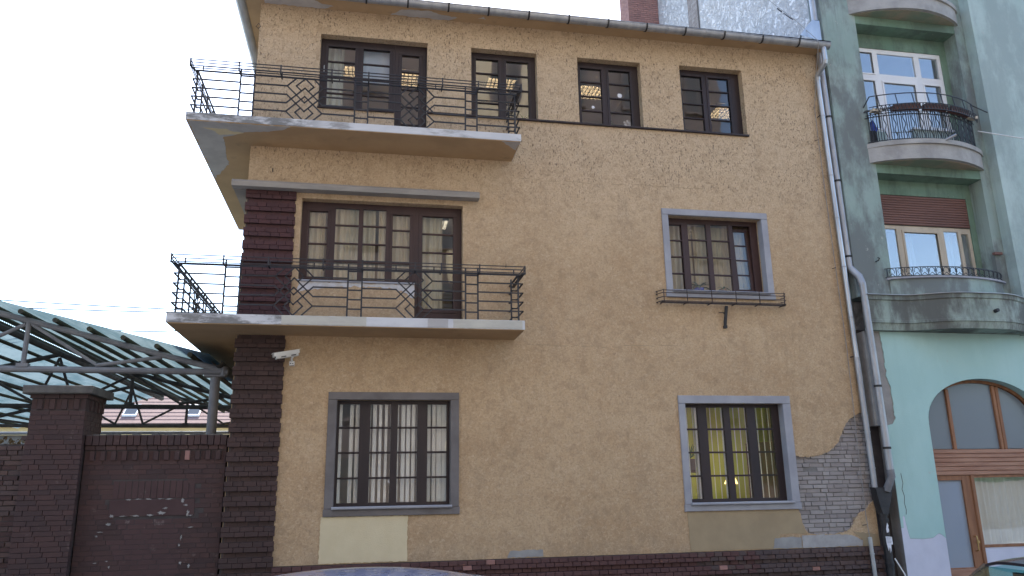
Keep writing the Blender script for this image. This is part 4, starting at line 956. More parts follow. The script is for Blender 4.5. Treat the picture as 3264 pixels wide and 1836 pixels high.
MB().box(9.131, 9.488, .11, .24, .0, 5.0).box(9.131, 9.234, .112, .24, 5.0, 10.8).build('infill_wall', 'joint_dark', gr)
# crack in the mint coat
pts = [(9.62, 2.30), (9.635, 2.12), (9.60, 2.02), (9.63, 1.90), (9.61, 1.78), (9.63, 1.66), (9.615, 1.58)]; b = MB()
for (a, b0), (c0, d0) in zip(pts, pts[1:]): b.bar((a, -.1635, b0), (c0, -.1635, d0), .008, .003)
b.build('wall_crack', 'joint_dark', gr)
# shopfront set back in the arch
YS = .02
sf = MB()
for k in range(28):
    (a, b0), (c0, d0) = arch[1:][k], arch[1:][k+1]; s0 = .945
    i0 = (AX+(a-AX)*s0, AS+(b0-AS)*.93); i1 = (AX+(c0-AX)*s0, AS+(d0-AS)*.93); n = len(sf.v)
    for yy in (YS, YS+.07): sf.v += [(a, yy, b0), (c0, yy, d0), (i1[0], yy, i1[1]), (i0[0], yy, i0[1])]
    sf.f += [tuple(n+i for i in q) for q in ((0, 1, 2, 3), (7, 6, 5, 4), (0, 4, 5, 1), (2, 6, 7, 3))]
sf.box(AX-AW, AX-AW+.05, YS+.002, YS+.07, 2.70, AS); sf.box(AX+AW-.05, AX+AW, YS+.002, YS+.07, 2.70, AS)
sfo = sf.build('arched_frame', 'shop_wood', gr)
for xm in (10.99, 12.02, 12.10): MB().cbox(xm-.035, xm+.035, YS-.01, YS+.06, 2.72, AS+AH*.93*math.sqrt(max(.02, 1-((xm-AX)/(AW*.95))**2))-.01, .008).build('mullion', 'shop_wood', sfo)
for xa, xb in ((AX-AW+.052, 10.955), (11.025, 11.985), (12.135, AX+AW-.052)):
    n = 12; poly = [(xa, 2.735), (xb, 2.735)]+[(x, AS+AH*.93*math.sqrt(max(0, 1-((x-AX)/(AW*.945))**2))-.003) for x in (xb-(xb-xa)*k/n for k in range(n+1))]
    MB().prism(poly, lambda u, v, q: (u, YS+.035+q, v), .006).build('pane', 'glass_obscure', sfo)
fb = MB().box(AX-AW, AX+AW, YS+.01, YS+.09, 2.245, 2.725).build('fascia', 'shop_wood', gr)
for k in range(6): z = 2.25+k*.079; MB().cbox(AX-AW+.002, AX+AW-.002, YS-.022, YS+.012, z, z+.074, .010).build('board', 'shop_board', fb)
dr = MB().box(AX-AW, 10.42, YS+.002, YS+.08, .14, 2.244).box(11.02, 11.20, YS, YS+.08, .14, 2.244).box(10.42, 11.02, YS+.003, YS+.08, 2.16, 2.244).box(10.42, 11.02, YS+.003, YS+.08, .14, .62).build('shop_door', 'shop_wood', gr)
MB().box(10.418, 11.022, YS+.03, YS+.038, .60, 2.165).build('pane', 'glass_ribbed', dr)
MB().tube([(11.10, YS-.002, 1.16), (11.10, YS-.05, 1.16), (11.10, YS-.06, 1.10), (11.10, YS-.055, .92), (11.10, YS-.002, .90)], .011, 8).build('handle', 'brass', dr); MB().tube([(11.155, YS+.002, 1.06), (11.155, YS-.03, 1.06)], .022, 10).build('lock_knob', 'brass', dr)
MB().cbox(11.20, 11.275, YS-.025, YS+.08, .14, 2.244, .012).build('door_post', 'shop_wood', gr)
sw_ = MB().box(11.275, AX+AW, YS+.002, YS+.07, 2.20, 2.244).box(11.275, AX+AW, YS-.02, YS+.07, .955, 1.0).box(AX+AW-.06, AX+AW, YS+.003, YS+.07, 1.0, 2.2).build('shop_window', 'shop_wood', gr)
MB().box(11.273, AX+AW-.058, YS+.03, YS+.036, .998, 2.203).build('pane', 'glass_new', sw_)
MB().box(11.276, AX+AW, YS-.01, .24, .10, .953).build('stall_riser', 'white_base', gr)
MB().box(10.2, 13.3, .9, 1.0, .1, 4.3).build('shop_back_wall', 'room_grey', gr)
MB().box(10.36, 11.02, YS-.10, YS+.02, .13, .60).build('door_step', 'shop_board', gr)

# chimney stack of bricks rising beside the party wall
ch = MB().box(8.215, 9.25, 8.315, 9.1, 9.0, 21.5).build('chimney', 'joint_pale', gr)
items = []
for k in range(48):
    z = 15.9+k*.0755
    for cx_, L in course(8.20, 9.25, [.20], .012, (k % 2)*.10): items.append(('stack_brick', cx_, 8.30, z, L, .064, .04, 0))
    for cy_, L in course(8.32, 9.1, [.20], .012, (k % 2)*.10): items.append(('stack_brick', 8.20, cy_, z, L, .064, .04, -math.pi/2))
lay(items, ch, 300, key=lambda t: abs(t[3]-17.3))
band_b = MB().box(9.215, 9.256, 5.4, 6.05, 11.0, 21.9).build('brick_strip', 'joint_pale', gr)
items = []
for k in range(70):
    z = 14.2+k*.0755
    for cy_, L in course(5.42, 6.03, [.265, .13] if k % 2 else [.13, .265], .012): items.append(('bare_brick', 9.203+random.uniform(0, .008), cy_, z, L, .063, .03, -math.pi/2))
lay(items, band_b, 220)

# ================================================================== YARD WALL, GATE PIER
bwl = thing('brick_yard_wall', 'dark red brick yard wall with a bricked-up opening and flaking paint', 'wall', (-3.15, .2, .1))
WX0, WX1, WY = -4.20, -2.135, .05
core = MB().box(WX0, WX1, WY+.005, WY+.36, .05, 3.03).build('wall_core', 'joint_dark', bwl)
items = []
for k in range(21):                                                    # soldier coping
    x = WX0+.05+k*.0985; items.append(('yard_brick', x, WY-.045+random.uniform(-.006, .006), 2.975+random.uniform(-.006, .004), .088, .148, .40, 0))
for cx_, L in course(WX0, WX1, [.14], .010): items.append(('yard_brick', cx_, WY-.02+random.uniform(-.004, .004), 2.862, L, .064, .1, 0))
for k in range(27):                                                    # dentils, every other one proud
    x = WX0+.04+k*.0765; mt = 'yard_brick'
    if k == 19: mt = 'stack_brick'
    items.append((mt, x, WY-(.035 if k % 2 else -.004), 2.742, .068, .142, .1, 0))
z = 2.64; k = 0
while z > .12:
    for cx_, L in course(WX0, WX1, [.265, .13] if k % 2 else [.265], .006, (0, .10, .17)[k % 3]):
        if 2.085 < z < 2.365 and -3.75 < cx_ < -2.55: continue
        if 1.83 < z < 2.085 and -3.78 < cx_ < -2.54: continue
        painted = -3.66 < cx_ < -2.74 and z < 1.84
        items.append(('yard_brick_painted' if painted else 'yard_brick', cx_, WY+(.0015 if painted else random.uniform(-.003, .002)), z, L, .069, .1, 0))
    z -= .0735; k += 1
for k in range(13): x = -3.70+k*.0915; items.append(('yard_brick_painted', x, WY-.002+random.uniform(-.003, .003), 2.228, .082, .262, .1, 0))
lay(items, core, 300, key=lambda t: -t[3])
sb = MB().cbox(-3.77, -2.545, WY-.006, WY+.02, 1.838, 2.082, .004).build('painted_panel', 'yard_brick_painted', bwl)
rr = random.Random(11)
def flake(cx_, cz_, w, h, seed):
    r_ = random.Random(seed); n = 26; poly = [(cx_+w*(.2+.8*r_.random()**1.5)*math.cos(a), cz_+h*(.2+.8*r_.random()**1.5)*math.sin(a)) for a in [2*math.pi*i/n for i in range(n)]]
    return MB().prism(poly, lambda u, v, q: (u, WY-.0095-random.uniform(0, .0005)+q, v), .003).build('paint_flake', 'mortar_patch', bwl)
fl = [(-3.50, 2.085, .06, .018), (-3.37, 2.09, .08, .012), (-3.22, 2.088, .10, .014), (-3.05, 2.09, .07, .012), (-2.92, 2.085, .09, .016), (-2.72, 2.06, .03, .05), (-2.68, 1.99, .05, .02), (-3.72, 1.85, .05, .03), (-3.55, 1.845, .08, .012), (-3.38, 1.845, .09, .016), (-3.17, 1.85, .06, .03), (-3.02, 1.88, .08, .05), (-2.96, 1.95, .05, .03), (-2.63, 1.87, .035, .06), (-2.59, 1.835, .05, .015),
      (-3.75, 1.73, .05, .03), (-3.86, 1.62, .07, .012), (-3.90, 1.56, .03, .02), (-2.70, 1.52, .02, .06), (-2.72, 1.40, .02, .05), (-2.58, 1.66, .06, .02), (-3.72, 1.2, .03, .012), (-3.88, 1.18, .04, .012), (-2.68, 1.15, .03, .04), (-3.68, 1.12, .02, .03), (-2.56, 1.10, .03, .05)]
for i, f in enumerate(fl): flake(*f, 100+i)
# moss and mortar on the coping
b = MB(); rr = random.Random(3)
for k in range(22): x = WX0+.05+k*.094; b.cbox(x-.05, x+.05, WY-.03, WY+.34, 3.046, 3.052+rr.uniform(.002, .022), .004)
b.build('coping_mortar', 'coping', bwl)

gp = thing('brick_gate_pier', 'broad dark brick gate pier with a projecting stone cap', 'pier', (-4.6, .3, .1))
PX0, PX1, PY0, PY1 = -4.985, -4.215, -.10, .74
pc = MB().box(PX0+.006, PX1-.006, PY0+.006, PY1-.006, .05, 3.66).build('pier_core', 'joint_dark', gp)
items = []; z = 3.385; k = 0
while z > .12:
    bot = z < 3.0; e = .012 if bot else 0.
    for cx_, L in course(PX0-e, PX1+e, [.265, .13] if k % 2 else [.265], .006, (0, .10, .17)[k % 3]): items.append(('yard_brick', cx_, PY0-e+random.uniform(-.003, .002), z, L, .069, .1, 0))
    if z > 2.95:
        for cy_, L in course(PY0+.11, PY1, [.265, .13] if k % 2 else [.20], .010, (.05, .12, .0)[k % 3]): items.append(('yard_brick', PX1+e, cy_, z, L, .069, .1, math.pi/2))
    z -= .0735; k += 1
for k in range(9): items.append(('yard_brick', PX0+.043+k*.0855, PY0-.02 if k % 2 else PY0+.004, 3.515, .076, .16, .1, 0))
for k in range(8): items.append(('yard_brick', PX1+(.02 if k % 2 else -.004), PY0+.16+k*.088, 3.515, .076, .16, .1, math.pi/2))
for cx_, L in course(PX0-.02, PX1+.02, [.20], .008): items.append(('yard_brick', cx_, PY0-.025, 3.635, L, .062, .1, 0))
for cy_, L in course(PY0+.08, PY1+.02, [.20], .008): items.append(('yard_brick', PX1+.025, cy_, 3.635, L, .062, .1, math.pi/2))
lay(items, pc, 300, key=lambda t: -t[3])
cpb = MB().cbox(PX0-.10, PX1+.10, PY0-.12, PY1+.10, 3.668, 3.79, .012)
cpb.v = [(x+random.uniform(-.01, .01), y+random.uniform(-.01, .01), z+random.uniform(-.006, .006)) for x, y, z in cpb.v]
cpb.build('cap', 'coping', gp)

lw = thing('crumbling_brick_wall', 'crumbling sooty brick wall stub left of the gate pier', 'wall', (-6, .2, .1))
lc = MB().box(-9.5, -5.03, .10, .42, .05, 2.93).build('wall_core', 'joint_dark', lw)
items = []; z = 3.02; k = 0
while z > .9:
    for cx_, L in course(-6.4, -5.02, [.265, .13] if k % 2 else [.20], .012, (0, .10, .17)[k % 3]):
        if z > 2.93 and random.random() < .5: continue
        items.append(('burnt_brick' if random.random() < .5 else 'yard_brick', cx_, .085+random.uniform(-.012, .012), z+random.uniform(-.004, .004), L, .062, .1, random.uniform(-.02, .02)))
    z -= .0735; k += 1
lay(items, lc, 300, key=lambda t: -t[1])

# ================================================================== YARD CANOPY
cn = thing('yard_canopy', 'steel truss canopy roofed with green translucent corrugated sheets', 'canopy', (-7.3, 7, .05))
RXX, RZZ, EX, EZ = -7.31, 5.46, -2.41, 4.22
sl_ = (RZZ-EZ)/(RXX-EX)
topz = lambda x: EZ+(x-EX)*sl_ if x > RXX else EZ+((2*RXX-x)-EX)*sl_
for ti, y in enumerate((1.0, 7.2, 13.4)):
    mt = 'steel_paint' if ti == 0 else 'steel_dark'  # trusses deeper under the roof take darker steel, shade painted into the colour
    b = MB()
    b.tube([(EX, y, EZ-.01), (RXX, y, RZZ)], .052, 10); b.tube([(RXX, y, RZZ), (2*RXX-EX, y, EZ)], .052, 10); b.tube([(EX+.05, y, 4.19), (2*RXX-EX, y, 4.24)], .055, 10)
    tr_ = b.build('truss', mt, cn, True)
    for s in (1, -1):
        X = lambda x: x if s > 0 else 2*RXX-x
        for p, q, r_ in (((-5.617, 4.26), (-5.617, topz(-5.617)-.03), .042), ((-5.57, topz(-5.6)-.06), (-4.50, 4.30), .028), ((-4.50, 4.28), (-3.46, topz(-3.46)-.05), .034), ((-5.66, topz(-5.6)-.06), (-6.9, 4.28), .034), ((-6.9, 4.28), (RXX, RZZ-.08), .034), ((EX-.02, 4.10), (EX-.02, EZ+.06), .06)):
            MB().tube([(X(p[0]), y, p[1]), (X(q[0]), y, q[1])], r_, 8).build('web_member', mt, tr_, True)
        MB().box(X(-5.617)-.09, X(-5.617)+.09, y-.06, y+.06, 4.24, 4.30).build('gusset', mt, tr_)
        MB().tube([(X(-2.56), y, .05), (X(-2.56), y, 4.10)], .083, 16).build('column', 'steel_paint' if ti == 0 else 'steel_dark', cn, True)
        MB().box(X(-2.56)-.17, X(-2.56)+.17, y-.1, y+.1, 4.10, 4.13).build('column_head', mt, cn)
# lattice girders tying the trusses along the yard
for x in (-2.56, -5.617, 2*RXX+5.617):
    zt_ = topz(x)-.1; zb_ = 4.21 if x != -2.56 else 3.75
    b = MB()
    n = 8; y0, y1 = 1.05, 13.35
    if False:
        for i in range(n):
            a = y0+(y1-y0)*i/n; c = y0+(y1-y0)*(i+1)/n; mid = (a+c)/2
            b.tube([(x, a, zb_), (x, mid, zt_)], .022, 6); b.tube([(x, mid, zt_), (x, c, zb_)], .022, 6)
        b.tube([(x, y0, zb_), (x, y1, zb_)], .04, 8)
    b.tube([(x, y0, zt_), (x, y1, zt_)], .035, 8); b.build('girder', 'steel_dark', cn, True)
px = -2.95
while px > 2*RXX+2.5:
    MB().tube([(px, .70, topz(px)+.085), (px, 17.1, topz(px)+.095)], .043, 8).build('purlin', 'purlin_mossy', cn, True); px -= .54
MB().tube([(RXX, .72, RZZ+.03), (RXX, 17.1, RZZ+.03)], .09, 8).build('ridge_beam', 'steel_dark', cn, True)
for s in (1, -1):
    b = MB(); ny = 660; L = 16.5
    xe, xr = (-2.62, RXX+.02) if s > 0 else (2*RXX+2.62, RXX-.02)
    b.grid(ny, 3, lambda u, v: (xe+(xr-xe)*v, .66+L*u, topz(xe+(xr-xe)*v)+.160+.014*math.sin(u*L/.1*2*math.pi)+.006*math.sin(v*9)))
    stuff(b.build('corrugated_sheet', 'translucent_sheet', cn, True))
half_gutter('gutter', (-2.50, .66, 4.33), (-2.50, 17.0, 4.33), (1, 0, 0), .08, 'steel_dark', cn)

# low shed, far house, shrub, wires behind the canopy
t = thing('low_grey_shed', 'low grey shed with a pale gutter beyond the canopy', 'shed', (-9, 19, 0))
MB().box(-18, -3.2, 18.1, 22, 0, 4.25).build('wall', 'shed_grey', t)
MB().quad((-18.2, 17.8, 4.36), (-3, 17.8, 4.36), (-3, 22.2, 4.6), (-18.2, 22.2, 4.6)).quad((-18.2, 17.8, 4.30), (-18.2, 22.2, 4.54), (-3, 22.2, 4.54), (-3, 17.8, 4.30)).build('roof', 'roof_sheet_metal', t)
half_gutter('gutter', (-18.2, 17.7, 4.33), (-3, 17.7, 4.33), (0, -1, 0), .08, 'zinc', t)
t = thing('tiled_house', 'yellow house with brown tiled roof and two roof windows beyond the canopy', 'house', (-10, 34, 0))
MB().box(-20, -2, 30.3, 38, 0, 5.58).build('wall', 'yellow_render', t)
rfm = MB().quad((-20.4, 30, 5.58), (-1.6, 30, 5.58), (-1.6, 34.5, 9.2), (-20.4, 34.5, 9.2)).quad((-20.4, 39, 5.58), (-20.4, 34.5, 9.2), (-1.6, 34.5, 9.2), (-1.6, 39, 5.58)).quad((-20.4, 30, 5.5), (-20.4, 39, 5.5), (-1.6, 39, 5.5), (-1.6, 30, 5.5)).build('roof', 'terracotta', t)
sl2 = 3.62/4.5
for k in range(16):
    y = 30+k*.26; MB().box(-20.4, -1.6, 0, .27, .0, .03)
    c = MB().prism([(0, .012), (.27, .012), (.27, .03), (0, .055)], lambda u, v, q: (-20.3+q, y+u, 5.58+(y-30+u)*sl2+v), 18.6); c.build('tile_row', 'terracotta', rfm)
for x in (-12.07, -8.95):
    f = MB(); f.prism([(.45, .06), (1.25, .06), (1.25, .14), (.45, .14)], lambda u, v, q: (x-.35+q, 30+u, 5.58+u*sl2+v), .7); o = f.build('roof_window', 'zinc', t)
    MB().prism([(.53, .142), (1.17, .142), (1.17, .150), (.53, .150)], lambda u, v, q: (x-.28+q, 30+u, 5.58+u*sl2+v), .56).build('pane', 'opposite_glass', o)
t = thing('dry_shrub', 'bare brown shrub behind the crumbling wall beside the gate pier', 'shrub', (-9, 9, 0))
MB().tube([(-9, 9, .0), (-9.1, 9, 1.2), (-9, 9.1, 2.2)], [.08, .06, .03], 7).tube([(-9.05, 9, 1.0), (-8.5, 8.8, 2.3), (-8.2, 8.9, 3.0)], [.04, .03, .012], 6).tube([(-9.05, 9, 1.1), (-9.7, 9.2, 2.4), (-10.2, 9.0, 3.0)], [.04, .03, .012], 6).build('trunk', 'steel_dark', t, True)
b = MB(); rr = random.Random(5)
for k in range(1500):
    a, h_ = rr.uniform(0, 6.28), rr.uniform(-1, 1); r_ = (1-h_*h_)**.5*(.4+.6*rr.random()); c = Vector((-9+1.9*r_*math.cos(a), 9+.8*r_*math.sin(a), 2.65+.85*h_+rr.uniform(-.1, .1)))
    d = Vector((rr.uniform(-1, 1), rr.uniform(-1, 1), rr.uniform(-1, 1))).normalized()*.07; e = d.orthogonal().normalized()*.03; b.quad(c-d, c+e, c+d, c-e)
b.build('crown', 'dry_leaf', t)
for lab, p, q, sag in (('upper thin overhead cable stretching from the yard to the house corner', (-26, 9, 8.9), (-2.12, 5.5, 6.25), .45), ('lower thin overhead cable stretching from the yard to the house corner', (-26, 9, 8.6), (-2.12, 5.4, 6.22), .55), ('slack thin cable drooping over the canopy towards the first floor balcony', (-9.5, 6.8, 6.75), (-2.12, 4.9, 6.0), .55)):
    pts = [Vector(p).lerp(Vector(q), i/24)-Vector((0, 0, sag*4*(i/24)*(1-i/24))) for i in range(25)]
    tag(MB().tube(pts, .014, 5).build('overhead_cable', 'cable_dark', None, True), lab, 'cable', 'overhead cables over the yard')
t = thing('utility_pole', 'round wooden utility pole carrying the cables beyond the yard', 'pole', (-26, 9, 0)); MB().tube([(-26, 9.1, 0), (-26, 9.1, 9.3)], [.14, .09], 10).build('shaft', 'furniture_wood', t, True)

# ================================================================== INSIDE THE WINDOWS
def lamp(x, y, z, label, mat='tube_warm', w=.60, d=.56):
    t = thing('ceiling_lamp', label, 'lamp', (x, y, z), 'louvred ceiling lamps seen through the windows')
    MB().box(x-w/2, x+w/2, y-d/2, y+d/2, z+.035, z+.055).build('housing', 'white_plastic', t)
    for i in range(4): yy = y-d/2+d*(i+.5)/4; MB().tube([(x-w/2+.02, yy, z+.026), (x+w/2-.02, yy, z+.026)], .009, 8).build('tube', mat, t)
    b = MB()
    for i in range(5): yy = y-d/2+d*i/4; b.box(x-w/2, x+w/2, yy-.004, yy+.004, z-.045, z+.03)
    for i in range(8): xx = x-w/2+w*i/7; b.box(xx-.006, xx+.006, y-d/2, y+d/2, z-.046, z+.029)
    b.build('louvre', 'steel_paint', t)
for x, y, wh in ((-.50, 1.66, 'behind the pale green curtain of the top floor'), (.72, 1.75, 'inside the top balcony door'), (2.64, 1.66, 'behind the top floor window next to the balcony end'), (4.66, 1.66, 'behind the window with paper stars'), (8.0, 2.1, 'behind the top floor window nearest the downpipes')): lamp(x, y, 10.555, 'louvred ceiling lamp glowing '+wh)
for x, y, wh in ((-.43, 2.32, 'wide first floor net curtain'), (1.28, 2.3, 'first floor balcony door'), (6.68, 2.38, 'flower rack window')): lamp(x, y, 7.56, 'dim louvred ceiling lamp behind the '+wh, 'tube_soft')
for x, wh in ((6.4, 'above the desk'), (7.6, 'beside the cupboard')): lamp(x, 1.7, 4.28, 'louvred ceiling lamp '+wh+' in the green painted room', 'tube_room')
lamp(.5, 2.4, 4.28, 'louvred ceiling lamp behind the vertical blinds over the cream patch', 'tube_soft')
def curtain(x0, x1, y, z0, z1, mat, label, group=None, amp=.025, wl=.11, seed=0):
    n = max(12, int((x1-x0)/.012)); r_ = random.Random(seed); ph = [r_.uniform(0, 6) for _ in range(3)]
    b = MB().grid(n, 6, lambda u, v: (x0+(x1-x0)*u+.01*math.sin(v*3+u*9), y+amp*(math.sin((x0+(x1-x0)*u)/wl*6.28+ph[0]+.5*math.sin(v*2+u*7))+.45*math.sin((x0+(x1-x0)*u)/wl*2.7+ph[1])), z0+(z1-z0)*v))
    return tag(b.build('curtain', mat, None, True), label, 'curtain', group)
curtain(-.93, -.58, .40, 8.88, 10.33, 'net_green', 'pale green net curtain behind the top floor window beside the balcony door')
tag(MB().box(-.30, .33, .36, .375, 9.62, 10.33).build('roller_blind', 'blind_blue'), 'pale blue half drawn roller blind beside the top balcony door', 'blind')
curtain(-1.13, -.78, .31, 5.65, 7.08, 'net_beige', 'beige net curtain at the brick pier end of the first floor balcony window', None, .02, .09, 1)
curtain(-.70, .10, .32, 5.65, 7.08, 'net_beige', 'wide beige net curtain in the middle of the first floor balcony window', None, .02, .10, 2)
curtain(.14, .74, .31, 5.65, 7.08, 'net_beige', 'beige net curtain next to the first floor balcony door', None, .018, .10, 3)
curtain(.86, 1.30, .33, 4.85, 7.08, 'net_beige', 'long beige net curtain inside the first floor balcony door', None, .02, .10, 4)
curtain(5.58, 6.20, .50, 5.67, 7.10, 'net_beige', 'beige net curtain behind the closed sash of the flower rack window', None, .02, .10, 5)
curtain(6.24, 7.36, .52, 5.67, 7.10, 'net_beige', 'beige net curtain behind the plants and the tilted sash', None, .02, .10, 6)
curtain(11.32, 12.84, .22, 1.0, 2.2, 'net_white', 'white pleated curtain in the shop window under the arch', None, .03, .12, 7)
curtain(10.2, 10.52, .42, 6.1, 7.2, 'net_grey', 'grey net curtain beside the pilaster in the half shuttered window', None, .02, .10, 8)
curtain(10.76, 11.10, .42, 6.1, 7.1, 'net_grey', 'grey net curtain in the middle light of the half shuttered window', None, .02, .10, 9)
curtain(11.66, 12.0, .42, 6.1, 7.2, 'net_grey', 'grey net curtain next to the narrow light of the half shuttered window', None, .02, .10, 10)
t = thing('vertical_blind', 'white vertical slat blind in the ground floor window above the cream patch', 'blind', (.48, .36, 1.95))
MB().box(-.43, 1.40, .245, .285, 3.56, 3.60).build('head_rail', 'blind_white', t)
rr = random.Random(9); x = -.40
while x < 1.38:
    part = x < .20; w = rr.uniform(.018, .032) if .12 < x < .55 else rr.uniform(.03, .042); th = rr.uniform(-.3, .3)+(.9 if .12 < x < .55 else .3)
    if x > -.3 or rr.random() < .5: MB().box(x-w, x+w, .262, .266, 1.96+rr.uniform(0, .01), 3.56).build('slat', 'blind_white', t)
    x += .095 if x < .6 else .086
t = thing('vertical_blind', 'open white vertical blind in the ground floor window of the green room', 'blind', (6.5, .36, 1.9))
MB().box(5.62, 7.48, .33, .37, 3.53, 3.57).build('head_rail', 'blind_white', t)
x = 5.66
while x < 7.46:
    MB().box(x-.008, x+.008, .35, .356, 1.90, 3.53).build('slat', 'blind_white', t); x += .115
for x, wh in ((5.90, 'behind the palm'), (6.43, 'between the palm and the desk lamp'), (6.95, 'behind the lit desk lamp'), (7.44, 'at the bare brick side')): tag(MB().box(x-.022, x+.022, .23, .285, 1.88, 3.55).build('inner_sash', 'pvc_white'), 'slim white inner sash stile '+wh+' in the green room', 'sash', 'white inner sashes of the green room')
def plant(x, y, z, label, leafm, n=26, L=.32, pot=.09, droop=.5, seed=1, potm='pot'):
    t = thing('potted_plant', label, 'plant', (x, y, z)); MB().tube([(x, y, z), (x, y, z+.14)], [pot*.75, pot], 14).build('flower_pot', potm, t, True)
    r_ = random.Random(seed)
    for k in range(n):
        a = r_.uniform(0, 6.28); l_ = L*r_.uniform(.6, 1); e = r_.uniform(.25, 1.2); b = MB(); w = l_*.09
        for i in range(6):
            s = i/5; rr_ = l_*s*math.cos(e)*1.0; h_ = l_*s*math.sin(e)-droop*l_*s*s; ww = w*math.sin(math.pi*min(.98, s*.9+.08))
            px_, py_ = -math.sin(a)*ww, math.cos(a)*ww; b.v += [(x+rr_*math.cos(a)+px_, y+rr_*math.sin(a)*.5+py_*.5, z+.13+h_), (x+rr_*math.cos(a)-px_, y+rr_*math.sin(a)*.5-py_*.5, z+.13+h_+.003)]
            if i: q = len(b.v); b.f.append((q-4, q-3, q-1, q-2))
        b.build('leaf', leafm, t)
MB_s = MB().box(5.54, 7.44, .262, .46, 5.63, 5.66).build('inner_sill', 'room_grey', house); MB().box(3.89, 5.16, .24, .42, 8.89, 8.915).build('inner_sill', 'room_grey', house); MB().box(-.44, 1.41, .225, .33, 1.88, 1.91).build('inner_sill', 'room_grey', house)
plant(6.22, .36, 5.66, 'big glossy green potted plant on the sill of the flower rack window', 'leaf_dark', 34, .40, .10, .55, 2, 'blue_plastic')
plant(6.72, .36, 5.66, 'thin trailing potted plant next to the big one on the sill', 'leaf_dark', 14, .24, .07, .7, 3)
plant(2.86, .36, 8.93, 'spiky pale leaved plant inside the second top floor window', 'leaf', 12, .30, .06, .5, 4)
plant(4.55, .33, 8.915, 'spiky plant inside the third top floor window with paper stars', 'leaf', 16, .26, .06, .4, 5)
t = thing('vase_of_flowers', 'small vase of white flowers on the sill behind the paper stars window', 'vase', (4.95, .33, 8.915)); MB().tube([(4.95, .33, 8.915), (4.95, .33, 8.98), (4.95, .33, 9.02)], [.03, .045, .025], 10).build('vase', 'blue_plastic', t, True)
rr = random.Random(4); b = MB()
for k in range(26):
    c = Vector((4.95+rr.uniform(-.07, .07), .33+rr.uniform(-.05, .03), 9.10+rr.uniform(-.07, .08))); n_ = 5
    for i in range(n_): a = 6.28*i/n_; a2 = a+.9; b.quad(c, c+Vector((math.cos(a), -.3, math.sin(a)))*.026, c+Vector((math.cos(a2), -.3, math.sin(a2)))*.026)
b.build('blossom', 'paper', t)
t = thing('potted_palm', 'leafy palm in a terracotta pot inside the green room', 'plant', (5.95, .75, 2.55)); 
MB().tube([(5.95, .75, 2.42), (5.95, .75, 2.62)], [.11, .15], 14).build('flower_pot', 'terracotta', t, True); rr = random.Random(8)
for k in range(30):
    a = rr.uniform(0, 6.28); e = rr.uniform(.5, 1.35); b = MB(); l_ = rr.uniform(.35, .6)
    for i in range(6):
        s = i/5; rr_ = l_*s*math.cos(e); h_ = l_*s*math.sin(e)-.25*l_*s*s; ww = .014*math.sin(math.pi*min(.98, s*.9+.08)); b.v += [(5.95+rr_*math.cos(a)-math.sin(a)*ww, .75+rr_*math.sin(a)*.5, 2.62+h_), (5.95+rr_*math.cos(a)+math.sin(a)*ww, .75+rr_*math.sin(a)*.5, 2.622+h_)]
        if i: q = len(b.v); b.f.append((q-4, q-3, q-1, q-2))
    b.build('frond', 'leaf', t)
t = thing('plant_stand', 'dark wooden shelf carrying the palm in the green room', 'shelf', (5.95, .8, 1.06)); MB().box(5.78, 6.25, .60, .95, 2.38, 2.42).build('top', 'furniture_wood', t)
for x in (5.80, 6.21): MB().box(x, x+.03, .62, .93, 1.06, 2.379).build('side', 'furniture_wood', t)
t = thing('cupboard', 'tall brown cupboard at the side of the green room', 'cupboard', (7.9, 2.4, 1.06)); MB().box(8.15, 8.78, 2.2, 2.8, 1.06, 3.0).build('carcass', 'furniture_wood', t)
for x in (8.16, 8.47): MB().cbox(x, x+.30, 2.17, 2.199, 1.1, 2.96, .006).build('door', 'furniture_wood', t)
t = thing('desk_lamp', 'small yellow desk lamp lit in the green room', 'lamp', (6.86, 1.0, 1.84)); MB().tube([(6.86, 1.0, 1.85), (6.86, 1.0, 2.18)], .012, 8).tube([(6.86, 1, 1.84), (6.86, 1, 1.86)], .08, 12).build('stand', 'brass', t); MB().tube([(6.86, 1.0, 2.16), (6.86, 1.0, 2.30)], [.13, .07], 14).build('shade', 'desk_bulb', t, True)
t = thing('desk', 'pale desk standing in the green room', 'desk', (6.6, 1.2, 1.06)); MB().box(6.1, 7.3, .85, 1.5, 1.80, 1.84).build('top', 'room_grey', t)
for x, y in ((6.14, .89), (7.22, .89), (6.14, 1.42), (7.22, 1.42)): MB().box(x, x+.04, y, y+.04, 1.06, 1.799).build('leg', 'galvanised', t)
def star(x, z, n, r1, r2, label, y=.179):
    poly = [((r1 if i % 2 == 0 else r2)*math.cos(math.pi*i/n), (r1 if i % 2 == 0 else r2)*math.sin(math.pi*i/n)) for i in range(2*n)]
    o = MB().prism(poly, lambda u, v, q: (x+u, y+q, z+v), .0015).build('paper_star', 'paper'); tag(o, label, 'paper star')
star(4.22, 9.36, 6, .045, .022, 'six pointed white paper star stuck inside the left sash'); star(4.78, 9.66, 9, .055, .040, 'round white paper snowflake stuck inside the right sash')
tag(MB().tube([(-.40, .27, 1.911), (-.40, .27, 1.955)], [.05, .055], 12).build('white_dish', 'white_plastic', None, True), 'small white dish on the sill of the vertical blind window', 'dish')
tag(MB().tube([(.43, .19, 2.30), (.43, .186, 2.30)], .032, 10).build('white_tag', 'paper'), 'small round white tag on the pane of the vertical blind window', 'tag')

